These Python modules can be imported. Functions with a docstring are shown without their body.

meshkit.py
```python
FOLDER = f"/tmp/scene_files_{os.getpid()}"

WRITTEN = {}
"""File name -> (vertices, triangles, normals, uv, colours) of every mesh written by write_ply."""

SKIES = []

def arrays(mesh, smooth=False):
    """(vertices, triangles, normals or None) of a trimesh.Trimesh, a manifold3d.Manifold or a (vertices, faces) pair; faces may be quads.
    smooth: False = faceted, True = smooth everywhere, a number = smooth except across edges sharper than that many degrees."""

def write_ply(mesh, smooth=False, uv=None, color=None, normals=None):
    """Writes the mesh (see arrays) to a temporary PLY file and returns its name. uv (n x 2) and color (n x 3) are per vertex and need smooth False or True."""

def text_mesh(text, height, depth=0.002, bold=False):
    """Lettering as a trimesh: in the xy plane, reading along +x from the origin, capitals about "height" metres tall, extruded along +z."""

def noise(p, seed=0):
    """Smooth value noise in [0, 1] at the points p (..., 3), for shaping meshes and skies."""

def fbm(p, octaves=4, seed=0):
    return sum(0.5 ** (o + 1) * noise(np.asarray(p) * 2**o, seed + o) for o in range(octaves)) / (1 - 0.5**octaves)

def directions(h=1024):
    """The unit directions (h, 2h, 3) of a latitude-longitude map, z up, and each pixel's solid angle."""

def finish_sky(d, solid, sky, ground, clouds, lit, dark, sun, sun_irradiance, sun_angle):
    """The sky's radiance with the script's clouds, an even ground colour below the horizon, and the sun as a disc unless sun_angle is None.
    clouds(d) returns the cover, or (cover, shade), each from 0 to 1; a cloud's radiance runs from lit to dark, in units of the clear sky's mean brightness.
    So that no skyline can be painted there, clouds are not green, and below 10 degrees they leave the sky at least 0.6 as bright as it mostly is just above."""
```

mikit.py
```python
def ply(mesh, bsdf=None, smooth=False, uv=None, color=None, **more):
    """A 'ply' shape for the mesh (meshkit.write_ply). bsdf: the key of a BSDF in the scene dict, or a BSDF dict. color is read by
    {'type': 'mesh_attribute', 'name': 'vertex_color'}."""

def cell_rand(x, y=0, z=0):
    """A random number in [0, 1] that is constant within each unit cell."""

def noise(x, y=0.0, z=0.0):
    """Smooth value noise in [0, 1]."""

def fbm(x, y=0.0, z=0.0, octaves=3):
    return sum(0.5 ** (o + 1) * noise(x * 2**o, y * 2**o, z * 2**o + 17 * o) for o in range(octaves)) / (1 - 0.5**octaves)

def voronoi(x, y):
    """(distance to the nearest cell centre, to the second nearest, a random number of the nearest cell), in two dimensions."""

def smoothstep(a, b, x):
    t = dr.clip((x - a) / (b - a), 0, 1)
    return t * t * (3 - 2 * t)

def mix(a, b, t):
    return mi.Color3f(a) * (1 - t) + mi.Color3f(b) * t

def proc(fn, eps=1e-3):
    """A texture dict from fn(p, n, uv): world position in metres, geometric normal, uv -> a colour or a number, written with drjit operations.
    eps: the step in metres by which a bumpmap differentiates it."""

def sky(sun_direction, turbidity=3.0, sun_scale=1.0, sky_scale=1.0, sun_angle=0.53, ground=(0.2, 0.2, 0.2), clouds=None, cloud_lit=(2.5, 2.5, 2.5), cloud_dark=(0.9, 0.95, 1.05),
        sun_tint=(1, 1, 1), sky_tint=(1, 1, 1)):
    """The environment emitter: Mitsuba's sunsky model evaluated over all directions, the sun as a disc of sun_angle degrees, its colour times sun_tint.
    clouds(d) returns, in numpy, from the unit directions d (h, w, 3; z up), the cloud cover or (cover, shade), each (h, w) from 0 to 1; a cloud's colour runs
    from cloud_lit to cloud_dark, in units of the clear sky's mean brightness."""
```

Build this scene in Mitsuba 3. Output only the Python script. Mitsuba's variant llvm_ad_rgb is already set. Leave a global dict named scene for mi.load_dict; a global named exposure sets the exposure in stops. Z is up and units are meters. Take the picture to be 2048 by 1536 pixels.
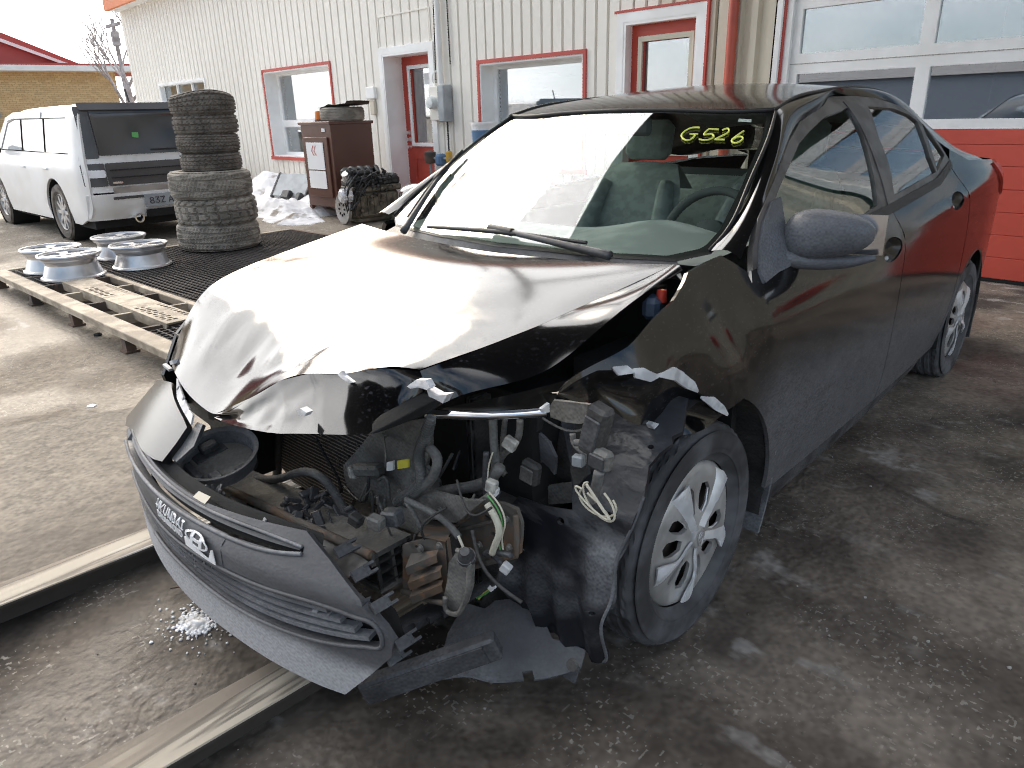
import math, random
import numpy as np, trimesh, drjit as dr, mitsuba as mi, mikit, meshkit
import shapely
from shapely.geometry import Polygon, LineString, Point, box as sbox
from shapely.prepared import prep
from shapely import affinity
from scipy.interpolate import CubicSpline, PchipInterpolator as PI
from scipy.sparse import coo_matrix
from scipy.sparse.csgraph import connected_components
from mikit import proc, noise, fbm, smoothstep, mix, cell_rand, voronoi

# ------------------------------------------------------------------ camera, sky, exposure
T = mi.ScalarTransform4f
scene, labels = {}, {}
EYE = np.array([1.632, -1.51, 1.36]); FWD = np.array([-0.64377, 0.67905, -0.35277]); UPV = np.array([-0.22262, 0.27486, 0.93536])
scene['camera'] = {'type': 'perspective', 'fov': 71.094, 'fov_axis': 'x', 'near_clip': 0.05, 'far_clip': 600.0,
                   'to_world': T().look_at(origin=EYE.tolist(), target=(EYE + FWD).tolist(), up=UPV.tolist())}
SUN = (-0.82, 0.30, 0.48)
def clouds(d):
    n = meshkit.fbm(d * np.array([3.0, 3.0, 6.0]) + 7.3, 5, seed=4)
    s = np.asarray(SUN) / np.linalg.norm(SUN); g = np.clip((d @ s + 0.15) / 1.15, 0, 1) ** 1.6      # thin cloud scatters forward: bright round the sun
    cover = np.clip((n - 0.36) * 2.4 + 1.1 * g, 0, 1) * 0.97
    return cover, np.clip(1 - g * (1.15 - 0.9 * np.clip(n - 0.35, 0, 0.4)), 0, 1)
scene['sky'] = mikit.sky(SUN, turbidity=4, sun_scale=0.21, sun_angle=34, sun_tint=(0.95, 0.99, 1.06), sky_tint=(1.03, 1.0, 0.95), clouds=clouds, cloud_lit=(7.9, 7.75, 7.6), cloud_dark=(2.1, 2.15, 2.25), ground=(0.12, 0.11, 0.1))
exposure = 2.85

# ------------------------------------------------------------------ materials
def rgb(c): return {'type': 'rgb', 'value': [float(x) for x in (c if hasattr(c, '__len__') else (c, c, c))]}
def mat(name, c, rough=0.6, metal=0.0, spec=0.5, **kw):
    scene[name] = {'type': 'twosided', 'bsdf': {'type': 'principled', 'base_color': c if isinstance(c, dict) else rgb(c), 'roughness': rough, 'metallic': metal, 'specular': spec, **kw}}
    return name
def bump(name, inner, fn, scale=1.0, eps=1e-3):
    scene[name] = {'type': 'twosided', 'bsdf': {'type': 'bumpmap', 'arbitrary': {**proc(fn, eps)}, 'scale': scale, 'bsdf': inner}}
    return name
def prin(c, rough=0.6, metal=0.0, spec=0.5): return {'type': 'principled', 'base_color': c if isinstance(c, dict) else rgb(c), 'roughness': rough, 'metallic': metal, 'specular': spec}
def two(fn_mask, a, b): return {'type': 'blendbsdf', 'weight': proc(fn_mask), 'a': a, 'b': b}
def mottled(c1, c2, s, oct=3, lo=0.35, hi=0.65, off=0.0):
    return proc(lambda p, n, uv: mix(c1, c2, smoothstep(lo, hi, fbm(p.x * s + off, p.y * s, p.z * s, octaves=oct))))

GLOSS = {'type': 'roughplastic', 'distribution': 'ggx', 'int_ior': 1.75, 'alpha': 0.010, 'diffuse_reflectance': rgb((0.006, 0.006, 0.007)), 'nonlinear': True}
def dust_mask(p, n, uv):
    low = smoothstep(0.80, 0.56, p.z + 0.05 * p.y + 0.08 * (fbm(p.y * 4, p.z * 6, p.x * 4) - 0.5)) * smoothstep(0.12, 0.42, p.y + 0.25 * (0.65 - p.z))
    streak = fbm(p.y * 30, p.z * 60, p.x * 12, octaves=3)
    speck = smoothstep(0.78, 0.86, noise(p.x * 160, p.y * 160, p.z * 160)) * 0.14 * smoothstep(1.15, 0.9, p.z)
    film = 0.012 + 0.02 * fbm(p.x * 6, p.y * 6, p.z * 6)
    return dr.clip(low * (0.62 + 0.30 * streak) + speck + film, 0, 0.92)
scene['car_paint'] = {'type': 'twosided', 'bsdf': two(dust_mask, GLOSS, {'type': 'diffuse', 'reflectance': proc(lambda p, n, uv: mix((0.095, 0.094, 0.10), (0.205, 0.20, 0.205), noise(p.y * 120, p.z * 260, p.x * 60) * 0.6 + 0.4 * fbm(p.y * 18, p.z * 30, p.x * 18)))})}
def speck_mask(p, n, uv):
    sp = smoothstep(0.70, 0.84, noise(p.x * 130, p.y * 130, p.z * 130)) * 0.35 + smoothstep(0.62, 0.8, noise(p.x * 300, p.y * 300, p.z * 300)) * 0.10
    return dr.clip(0.02 + sp * smoothstep(0.25, 0.75, fbm(p.x * 5, p.y * 5, p.z * 5)), 0, 0.6)
scene['hood_paint'] = {'type': 'twosided', 'bsdf': two(lambda p, n, uv: speck_mask(p, n, uv) * 0.5, GLOSS, {'type': 'diffuse', 'reflectance': rgb((0.20, 0.20, 0.22))})}
scene['glossy_black'] = {'type': 'twosided', 'bsdf': {'type': 'roughplastic', 'distribution': 'ggx', 'int_ior': 1.5, 'alpha': 0.03, 'diffuse_reflectance': rgb(0.008)}}
def dusty(name, base, dust, s=9, rough=0.5, lo=0.15, hi=0.85, grain=190, bscale=0.0012):
    c = proc(lambda p, n, uv: mix(base, dust, dr.clip(smoothstep(lo, hi, fbm(p.x * s, p.y * s, p.z * s, octaves=4)) * (0.45 + 0.8 * noise(p.x * grain, p.y * grain, p.z * grain)) + 0.25 * smoothstep(0.3, 1.0, n.z), 0, 1)))
    bump(name, prin(c, rough), lambda p, n, uv: fbm(p.x * 90, p.y * 90, p.z * 90, octaves=2), bscale)
    return name
dusty('black_plastic', (0.016, 0.016, 0.018), (0.10, 0.102, 0.108), rough=0.42)
def bumper_col(p, n, uv):
    a = fbm(p.x * 5, p.y * 5, p.z * 9, octaves=4); g = noise(p.x * 190, p.y * 190, p.z * 190)
    d = dr.clip(0.30 * smoothstep(0.15, 0.8, a) + 0.75 * smoothstep(0.33, 0.25, p.z + 0.06 * (a - 0.5)) + 0.45 * smoothstep(-0.2, -0.6, p.x), 0, 1) * (0.55 + 0.6 * g)
    c = mix((0.035, 0.036, 0.040), (0.20, 0.20, 0.21), dr.clip(d + 0.10, 0, 1))
    return mix(c, (0.44, 0.44, 0.45), smoothstep(0.325, 0.27, p.z + 0.05 * (a - 0.5)) * (0.45 + 0.45 * g))
bump('bumper_plastic', prin(proc(bumper_col), 0.55), lambda p, n, uv: fbm(p.x * 160, p.y * 160, p.z * 160, octaves=2), 0.001)
dusty('liner_plastic', (0.012, 0.013, 0.017), (0.15, 0.155, 0.165), s=7, rough=0.32, lo=0.38, hi=0.85)
dusty('shield_plastic', (0.055, 0.057, 0.063), (0.23, 0.235, 0.25), s=6, rough=0.7)
dusty('grimy_metal', (0.05, 0.048, 0.046), (0.24, 0.23, 0.21), s=10, rough=0.65)
dusty('grimy_dark', (0.012, 0.012, 0.013), (0.08, 0.077, 0.073), s=9, rough=0.6)
dusty('grey_hose', (0.06, 0.06, 0.06), (0.20, 0.195, 0.185), s=20, rough=0.7)
def rust_col(p, n, uv):
    a = fbm(p.x * 14, p.y * 14, p.z * 14, octaves=4)
    b = fbm(p.x * 45 + 3, p.y * 45, p.z * 45, octaves=2)
    c = mix((0.13, 0.118, 0.105), (0.17, 0.115, 0.08), smoothstep(0.40, 0.66, a))
    c = mix(c, (0.30, 0.155, 0.07), smoothstep(0.60, 0.8, b) * 0.5)
    return mix(c, (0.05, 0.045, 0.042), smoothstep(0.55, 0.75, fbm(p.x * 20 + 9, p.y * 20, p.z * 20)) * 0.7)
bump('rusty_steel', prin(proc(rust_col), 0.75), lambda p, n, uv: fbm(p.x * 70, p.y * 70, p.z * 70, octaves=3), 0.002)
def foam_col(p, n, uv):
    return mix((0.035, 0.034, 0.033), (0.19, 0.185, 0.175), smoothstep(0.35, 0.6, fbm(p.x * 12, p.y * 12, p.z * 12, octaves=4)))
bump('dirty_foam', prin(proc(foam_col), 0.9), lambda p, n, uv: fbm(p.x * 80, p.y * 80, p.z * 80, octaves=3), 0.003)
def rubber_col(p, n, uv):
    return mix((0.038, 0.037, 0.038), (0.115, 0.115, 0.122), smoothstep(0.3, 0.75, fbm(p.x * 9, p.y * 9, p.z * 9, octaves=4)))
def tyre_h(p, n, uv):
    yc = dr.select(p.y > 1.3, 2.69, 0.0); r = dr.sqrt(dr.square(p.y - yc) + dr.square(p.z - 0.30)); a = dr.atan2(p.z - 0.30, p.y - yc)
    ring = smoothstep(0.0016, 0.0, dr.abs(r - 0.232)) + smoothstep(0.0016, 0.0, dr.abs(r - 0.246)) + smoothstep(0.002, 0.0, dr.abs(r - 0.288))
    band = smoothstep(0.250, 0.253, r) * smoothstep(0.279, 0.276, r) * smoothstep(0.45, 0.55, noise(a * 46.0, r * 90.0)) * smoothstep(0.35, 0.45, noise(a * 3.0, 7.0))
    return 0.6 * ring + 0.5 * band + 0.35 * fbm(p.x * 120, p.y * 120, p.z * 120, octaves=2)
bump('tyre_rubber', prin(proc(rubber_col), 0.8), tyre_h, 0.003, 5e-4)
mat('old_rubber', mottled((0.105, 0.092, 0.079), (0.18, 0.158, 0.137), 9, 4), 0.9)
mat('muddy_rubber', mottled((0.18, 0.163, 0.14), (0.29, 0.262, 0.225), 10, 4), 0.95)
mat('sidewall_rubber', mottled((0.02, 0.02, 0.021), (0.055, 0.053, 0.052), 9), 0.75)
mat('hubcap_silver', mottled((0.50, 0.49, 0.475), (0.36, 0.345, 0.33), 14), 0.38, 0.35)
mat('steel_wheel', mottled((0.05, 0.035, 0.03), (0.02, 0.02, 0.02), 20), 0.6, 0.3)
mat('alloy', mottled((0.70, 0.70, 0.71), (0.52, 0.52, 0.53), 6), 0.30, 0.7)
mat('hubcap_bright', mottled((0.80, 0.80, 0.82), (0.62, 0.62, 0.63), 16), 0.30, 0.25)
mat('chrome', (0.85, 0.85, 0.86), 0.08, 1.0)
mat('bare_metal', mottled((0.85, 0.85, 0.86), (0.6, 0.6, 0.62), 40), 0.38, 0.25)
mat('primer_grey', mottled((0.62, 0.62, 0.62), (0.42, 0.42, 0.43), 30), 0.6)
mat('white_plastic', mottled((0.48, 0.47, 0.43), (0.25, 0.24, 0.22), 40), 0.6)
mat('wire_white', (0.55, 0.52, 0.42), 0.5); mat('wire_green', (0.10, 0.35, 0.10), 0.5); mat('wire_yellow', (0.6, 0.5, 0.08), 0.5)
mat('label_white', (0.75, 0.75, 0.75), 0.5); mat('label_yellow', (0.75, 0.66, 0.08), 0.5); mat('ink', (0.04, 0.04, 0.05), 0.6)
mat('orange_plastic', (0.65, 0.18, 0.02), 0.4); mat('blue_cloth', (0.10, 0.18, 0.30), 0.8); mat('reservoir_blue', (0.05, 0.075, 0.12), 0.5); mat('red_cap', (0.5, 0.05, 0.03), 0.4)
mat('paint_marker', (0.62, 0.66, 0.14), 0.7)
mat('seat_cloth', mottled((0.42, 0.435, 0.43), (0.33, 0.34, 0.335), 30), 0.95); mat('cabin_dark', (0.10, 0.105, 0.105), 0.8); mat('dash_grey', proc(lambda p, n, uv: mix((0.27, 0.285, 0.28), (0.40, 0.41, 0.40), smoothstep(0.35, 0.7, fbm(p.x * 9, p.y * 9, p.z * 9, octaves=4)))), 0.85)
mat('pillar_trim', mottled((0.055, 0.05, 0.048), (0.10, 0.092, 0.088), 12), 0.35)
mat('seal_black', (0.012, 0.012, 0.013), 0.45)
dusty('mirror_plastic', (0.05, 0.052, 0.06), (0.15, 0.155, 0.17), s=6, rough=0.45, lo=0.1, hi=0.9)
fin_w = 0.0052
mat('radiator_fins', proc(lambda p, n, uv: mix((0.035, 0.032, 0.03), mix((0.40, 0.35, 0.30), (0.24, 0.20, 0.17), fbm(p.x * 18, p.y * 18, p.z * 18)), smoothstep(0.25, 0.5, dr.abs(p.z * 1.0 / 0.0125 - dr.floor(p.z / 0.0125) - 0.5)))), 0.8)
scene['windscreen_glass'] = {'type': 'thindielectric', 'int_ior': 1.6, 'specular_transmittance': rgb((0.74, 0.82, 0.785))}
scene['side_glass'] = {'type': 'thindielectric', 'int_ior': 2.1, 'specular_transmittance': rgb((0.52, 0.64, 0.59))}
scene['window_glass'] = {'type': 'thindielectric', 'int_ior': 1.9}
scene['shiny_glass'] = {'type': 'thindielectric', 'int_ior': 2.6, 'specular_transmittance': rgb((0.7, 0.75, 0.78))}
# place
mat('siding_white', proc(lambda p, n, uv: mix(mix((0.82, 0.785, 0.72), (0.74, 0.70, 0.63), fbm(p.x * 1.5, p.y * 1.5, p.z * 0.5)), (0.52, 0.47, 0.40), smoothstep(0.7, 0.1, p.z) * 0.5 * fbm(p.x * 6, p.y * 6, p.z * 3) * 1.6)), 0.55)
mat('siding_cream', proc(lambda p, n, uv: mix((0.62, 0.565, 0.455), (0.54, 0.48, 0.38), fbm(p.x * 5, p.y * 5, p.z * 1.2))), 0.5)
mat('groove_dark', (0.30, 0.28, 0.26), 0.8)
mat('frame_white', mottled((0.86, 0.86, 0.85), (0.78, 0.77, 0.75), 3), 0.45)
mat('red_trim', mottled((0.50, 0.07, 0.05), (0.42, 0.06, 0.045), 3), 0.5)
mat('red_door', mottled((0.48, 0.055, 0.03), (0.42, 0.05, 0.03), 2.5), 0.45)
bump('red_panel', prin(mottled((0.58, 0.085, 0.055), (0.50, 0.07, 0.045), 1.7), 0.55), lambda p, n, uv: fbm(p.x * 60, p.y * 60, p.z * 18, octaves=2), 0.0012)
mat('red_pipe', mottled((0.50, 0.09, 0.05), (0.42, 0.07, 0.04), 5), 0.35); mat('orange_fascia', (0.70, 0.20, 0.07), 0.5)
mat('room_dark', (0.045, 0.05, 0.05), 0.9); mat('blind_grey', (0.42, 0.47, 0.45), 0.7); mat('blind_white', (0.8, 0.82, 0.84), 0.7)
mat('box_grey', mottled((0.35, 0.38, 0.40), (0.28, 0.30, 0.32), 8), 0.45, 0.1); mat('meter_glass', (0.7, 0.72, 0.7), 0.1)
mat('brown_metal', proc(lambda p, n, uv: mix((0.115, 0.045, 0.03), (0.085, 0.035, 0.025), fbm(p.x * 4, p.y * 4, p.z * 2))), 0.32, 0.0, 0.6)
mat('paper', (0.8, 0.8, 0.8), 0.8)
scene['snow'] = {'type': 'twosided', 'bsdf': {'type': 'bumpmap', 'arbitrary': proc(lambda p, n, uv: fbm(p.x * 30, p.y * 30, p.z * 30), 2e-3), 'scale': 0.012,
                 'bsdf': {'type': 'diffuse', 'reflectance': proc(lambda p, n, uv: mix((0.30, 0.26, 0.22), (0.82, 0.82, 0.83), smoothstep(0.30, 0.48, fbm(p.x * 4 + 5, p.y * 4, p.z * 5, octaves=4) + 0.25 * (p.z - 0.1))))}}}
mat('ice', mottled((0.85, 0.87, 0.9), (0.5, 0.5, 0.5), 60), 0.4)
mat('suv_white', mottled((0.80, 0.80, 0.80), (0.72, 0.71, 0.69), 2), 0.22); mat('suv_dark', proc(lambda p, n, uv: mix((0.035, 0.037, 0.043), (0.13, 0.12, 0.115), fbm(p.x * 3, p.y * 3, p.z * 3) * 0.75)), 0.35)
mat('suv_silver', mottled((0.45, 0.44, 0.42), (0.32, 0.31, 0.30), 5), 0.3, 0.5); mat('dark_void', (0.012, 0.012, 0.012), 0.9); mat('lamp_lens', (0.80, 0.79, 0.82), 0.15)
mat('suv_glass', mottled((0.025, 0.028, 0.034), (0.06, 0.06, 0.065), 2), 0.08, 0.0, 0.9)
mat('sky_glass', (0.55, 0.58, 0.60), 0.05, 0.0, 1.0)  # opaque pale colour painted in for sky glare on the panes
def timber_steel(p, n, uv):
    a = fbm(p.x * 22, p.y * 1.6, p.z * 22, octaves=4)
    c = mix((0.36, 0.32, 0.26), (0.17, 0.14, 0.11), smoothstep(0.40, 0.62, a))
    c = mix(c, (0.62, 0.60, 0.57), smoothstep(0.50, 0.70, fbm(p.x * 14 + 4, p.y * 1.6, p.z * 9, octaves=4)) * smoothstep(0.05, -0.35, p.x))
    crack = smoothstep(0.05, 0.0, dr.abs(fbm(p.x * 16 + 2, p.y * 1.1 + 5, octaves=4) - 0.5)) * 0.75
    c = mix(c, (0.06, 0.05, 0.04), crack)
    return mix((0.055, 0.045, 0.038), c, smoothstep(0.4, 0.75, n.z))  # side faces darkened here in the colour, standing for their shade
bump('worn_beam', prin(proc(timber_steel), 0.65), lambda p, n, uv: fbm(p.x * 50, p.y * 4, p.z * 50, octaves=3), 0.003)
mat('pale_steel', mottled((0.42, 0.36, 0.28), (0.24, 0.20, 0.155), 9, 4), 0.7); mat('brown_steel', mottled((0.115, 0.075, 0.055), (0.06, 0.05, 0.045), 8), 0.75)
mat('grating_steel', mottled((0.085, 0.075, 0.07), (0.05, 0.045, 0.042), 5), 0.7, 0.2)
mat('bark', mottled((0.46, 0.42, 0.42), (0.30, 0.27, 0.27), 6), 0.9); mat('wire_black', (0.03, 0.03, 0.03), 0.6); mat('pole_wood', (0.16, 0.13, 0.11), 0.9)
mat('brick_a', (0.44, 0.30, 0.135), 0.85); mat('brick_b', (0.37, 0.245, 0.11), 0.85); mat('brick_c', (0.49, 0.345, 0.165), 0.85); mat('mortar', (0.40, 0.36, 0.30), 0.9)
mat('roof_red', (0.40, 0.07, 0.06), 0.6); mat('gable_red', (0.42, 0.10, 0.09), 0.7)
mat('deck_dark', (0.035, 0.035, 0.036), 0.8); mat('engine_dark', mottled((0.012, 0.012, 0.013), (0.05, 0.05, 0.05), 18), 0.4); mat('engine_alloy', mottled((0.23, 0.20, 0.15), (0.10, 0.085, 0.065), 11, 4), 0.55, 0.35)
mat('yard_blue', (0.10, 0.13, 0.18), 0.6); mat('yard_grey', (0.18, 0.18, 0.19), 0.7); mat('yard_yellow', (0.55, 0.33, 0.05), 0.6)
mat('hose_red', (0.45, 0.03, 0.02), 0.4)

def ground_col(p, n, uv):
    big = fbm(p.x * 0.55, p.y * 0.55, octaves=4); mid = fbm(p.x * 3.2 + 9, p.y * 3.2, octaves=4); fine = fbm(p.x * 26, p.y * 26, octaves=3)
    tan = mix((0.135, 0.114, 0.090), (0.225, 0.193, 0.156), mid)
    dark = mix((0.085, 0.070, 0.058), (0.235, 0.197, 0.162), smoothstep(0.2, 0.8, mid))
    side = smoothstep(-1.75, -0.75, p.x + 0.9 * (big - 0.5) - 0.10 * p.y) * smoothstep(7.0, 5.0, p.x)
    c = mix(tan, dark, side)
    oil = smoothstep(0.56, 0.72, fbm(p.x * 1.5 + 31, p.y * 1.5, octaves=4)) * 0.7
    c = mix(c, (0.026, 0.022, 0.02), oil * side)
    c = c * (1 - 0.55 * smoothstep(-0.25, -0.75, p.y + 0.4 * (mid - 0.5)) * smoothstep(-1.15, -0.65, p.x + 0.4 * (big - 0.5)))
    shed = smoothstep(0.3, 1.5, p.x) * smoothstep(0.2, 2.0, p.y)
    c = mix(c, (0.16, 0.135, 0.10), shed * 0.55 * smoothstep(0.42, 0.6, mid))
    pale = smoothstep(0.62, 0.80, fbm(p.x * 7 + 3, p.y * 12 - 8, octaves=5)) * smoothstep(0.45, 0.62, fbm(p.x * 1.1 + 50, p.y * 1.1))
    c = mix(c, (0.36, 0.34, 0.32), pale * 0.6)
    grit = smoothstep(0.78, 0.90, noise(p.x * 130, p.y * 130)) * 0.4
    c = mix(c, (0.42, 0.39, 0.35), grit * smoothstep(0.35, 0.65, noise(p.x * 7, p.y * 7)))
    c = c * (0.78 + 0.44 * fine) * (0.78 + 0.44 * noise(p.x * 75, p.y * 75))
    seam = 0.6 * smoothstep(0.40, 0.6, noise(p.x * 5, p.y * 5)) * smoothstep(0.022, 0.004, dr.abs(p.y - (1.60 - 0.38 * p.x) + 0.04 * (noise(p.x * 9, p.y * 9) - 0.5))) * smoothstep(0.3, 0.6, p.x) * smoothstep(3, 2, p.x)
    return mix(c, (0.02, 0.017, 0.015), seam * 0.8)
def ground_rough(p, n, uv):
    return 0.55 + 0.4 * smoothstep(0.35, 0.6, fbm(p.x * 1.5 + 31, p.y * 1.5, octaves=3))
def ground_h(p, n, uv):
    return fbm(p.x * 16, p.y * 16, octaves=4) + 0.35 * fbm(p.x * 70, p.y * 70, octaves=2)
bump('ground_dirt', {'type': 'principled', 'base_color': proc(ground_col), 'roughness': proc(ground_rough), 'specular': 0.4}, ground_h, 0.009, 3e-3)
def slab_col(p, n, uv):
    m = fbm(p.x * 2.4, p.y * 2.4, octaves=4)
    c = mix((0.165, 0.142, 0.115), (0.26, 0.23, 0.19), m) * (0.75 + 0.5 * fbm(p.x * 24, p.y * 24, octaves=3)) * (0.75 + 0.5 * noise(p.x * 80, p.y * 80))
    return mix(c, (0.10, 0.082, 0.068), smoothstep(-1.35, -0.80, p.x + 0.7 * (m - 0.5)))
bump('slab_concrete', prin(proc(slab_col), 0.85), lambda p, n, uv: fbm(p.x * 20, p.y * 20, octaves=4), 0.008, 3e-3)

# ------------------------------------------------------------------ mesh helpers
def M(v, f):
    f = np.asarray(f, int)
    if f.shape[1] == 4: f = np.vstack([f[:, [0, 1, 2]], f[:, [0, 2, 3]]])
    return trimesh.Trimesh(np.asarray(v, float), f, process=False)
def cat(ms):
    ms = [m for m in ms if m is not None]; n, V, F = 0, [], []
    for m in ms: V.append(np.asarray(m.vertices)); F.append(np.asarray(m.faces) + n); n += len(V[-1])
    return M(np.vstack(V), np.vstack(F))
def L(x): return list(x)
def move(m, A):
    if isinstance(m, list): return [move(x, A) for x in m]
    A = np.asarray(A, float); v = np.asarray(m.vertices) @ A[:3, :3].T + A[:3, 3]
    return M(v, m.faces if np.linalg.det(A[:3, :3]) > 0 else np.asarray(m.faces)[:, ::-1])
def tr(x=0, y=0, z=0): A = np.eye(4); A[:3, 3] = x, y, z; return A
def rot(axis, deg):
    return trimesh.transformations.rotation_matrix(math.radians(deg), axis)
RX, RY, RZ = [1, 0, 0], [0, 1, 0], [0, 0, 1]
def at(x, y, z, *rs):
    A = np.eye(4)
    for ax, d in rs: A = rot(ax, d) @ A
    return tr(x, y, z) @ A
def basis(o, x, y, z): A = np.eye(4); A[:3, 0], A[:3, 1], A[:3, 2], A[:3, 3] = x, y, z, o; return A
def bx(x0, x1, y0, y1, z0, z1, c=0.0):
    if c <= 0:
        v = [(x, y, z) for z in (z0, z1) for y in (y0, y1) for x in (x0, x1)]
        return M(v, [(0, 2, 3, 1), (4, 5, 7, 6), (0, 1, 5, 4), (2, 6, 7, 3), (0, 4, 6, 2), (1, 3, 7, 5)])
    cx, cy, cz, sx, sy, sz = (x0 + x1) / 2, (y0 + y1) / 2, (z0 + z1) / 2, abs(x1 - x0) / 2, abs(y1 - y0) / 2, abs(z1 - z0) / 2
    c = min(c, 0.9 * min(sx, sy, sz)); P = []
    for a in (-1, 1):
        for b in (-1, 1):
            for d in (-1, 1): P += [(a * sx, b * (sy - c), d * (sz - c)), (a * (sx - c), b * sy, d * (sz - c)), (a * (sx - c), b * (sy - c), d * sz)]
    h = trimesh.convex.convex_hull(np.array(P) + [cx, cy, cz]); return M(h.vertices, h.faces)
def crv(pts, n):
    p = np.asarray(pts, float); s = np.r_[0, np.cumsum(np.linalg.norm(np.diff(p, axis=0), axis=1) + 1e-9)]
    t = np.linspace(0, s[-1], n)
    return PI(s, p)(t) if len(p) < 3 else CubicSpline(s, p, bc_type='natural')(t)
def lin(pts, n):
    p = np.asarray(pts, float); s = np.r_[0, np.cumsum(np.linalg.norm(np.diff(p, axis=0), axis=1) + 1e-9)]
    t = np.linspace(0, s[-1], n); return np.stack([np.interp(t, s, p[:, k]) for k in range(p.shape[1])], 1)
def tube(pts, r, n=8, k=None, cap=True):
    p = crv(pts, k or max(2, 6 * len(pts))) if len(pts) > 2 else np.asarray(pts, float)
    r = np.interp(np.linspace(0, 1, len(p)), np.linspace(0, 1, len(np.atleast_1d(r))), np.atleast_1d(r))
    t = np.gradient(p, axis=0); t /= np.linalg.norm(t, axis=1)[:, None]
    a = np.cross(t[0], [0.31, 0.2, 0.93]); a /= np.linalg.norm(a); V = []; th = np.arange(n) * 2 * np.pi / n
    for i in range(len(p)):
        a = a - t[i] * (a @ t[i]); a /= np.linalg.norm(a); b = np.cross(t[i], a)
        V.append(p[i] + r[i] * (np.cos(th)[:, None] * a + np.sin(th)[:, None] * b))
    V = np.vstack(V); F = []
    for i in range(len(p) - 1):
        for j in range(n): k2 = (j + 1) % n; F.append((i * n + j, i * n + k2, (i + 1) * n + k2, (i + 1) * n + j))
    m = M(V, F)
    if cap:
        V = np.vstack([V, p[0], p[-1]]); e = (len(p) - 1) * n
        F2 = [(len(V) - 2, (j + 1) % n, j) for j in range(n)] + [(len(V) - 1, e + j, e + (j + 1) % n) for j in range(n)]
        m = M(V, np.vstack([m.faces, F2]))
    return m
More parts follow.
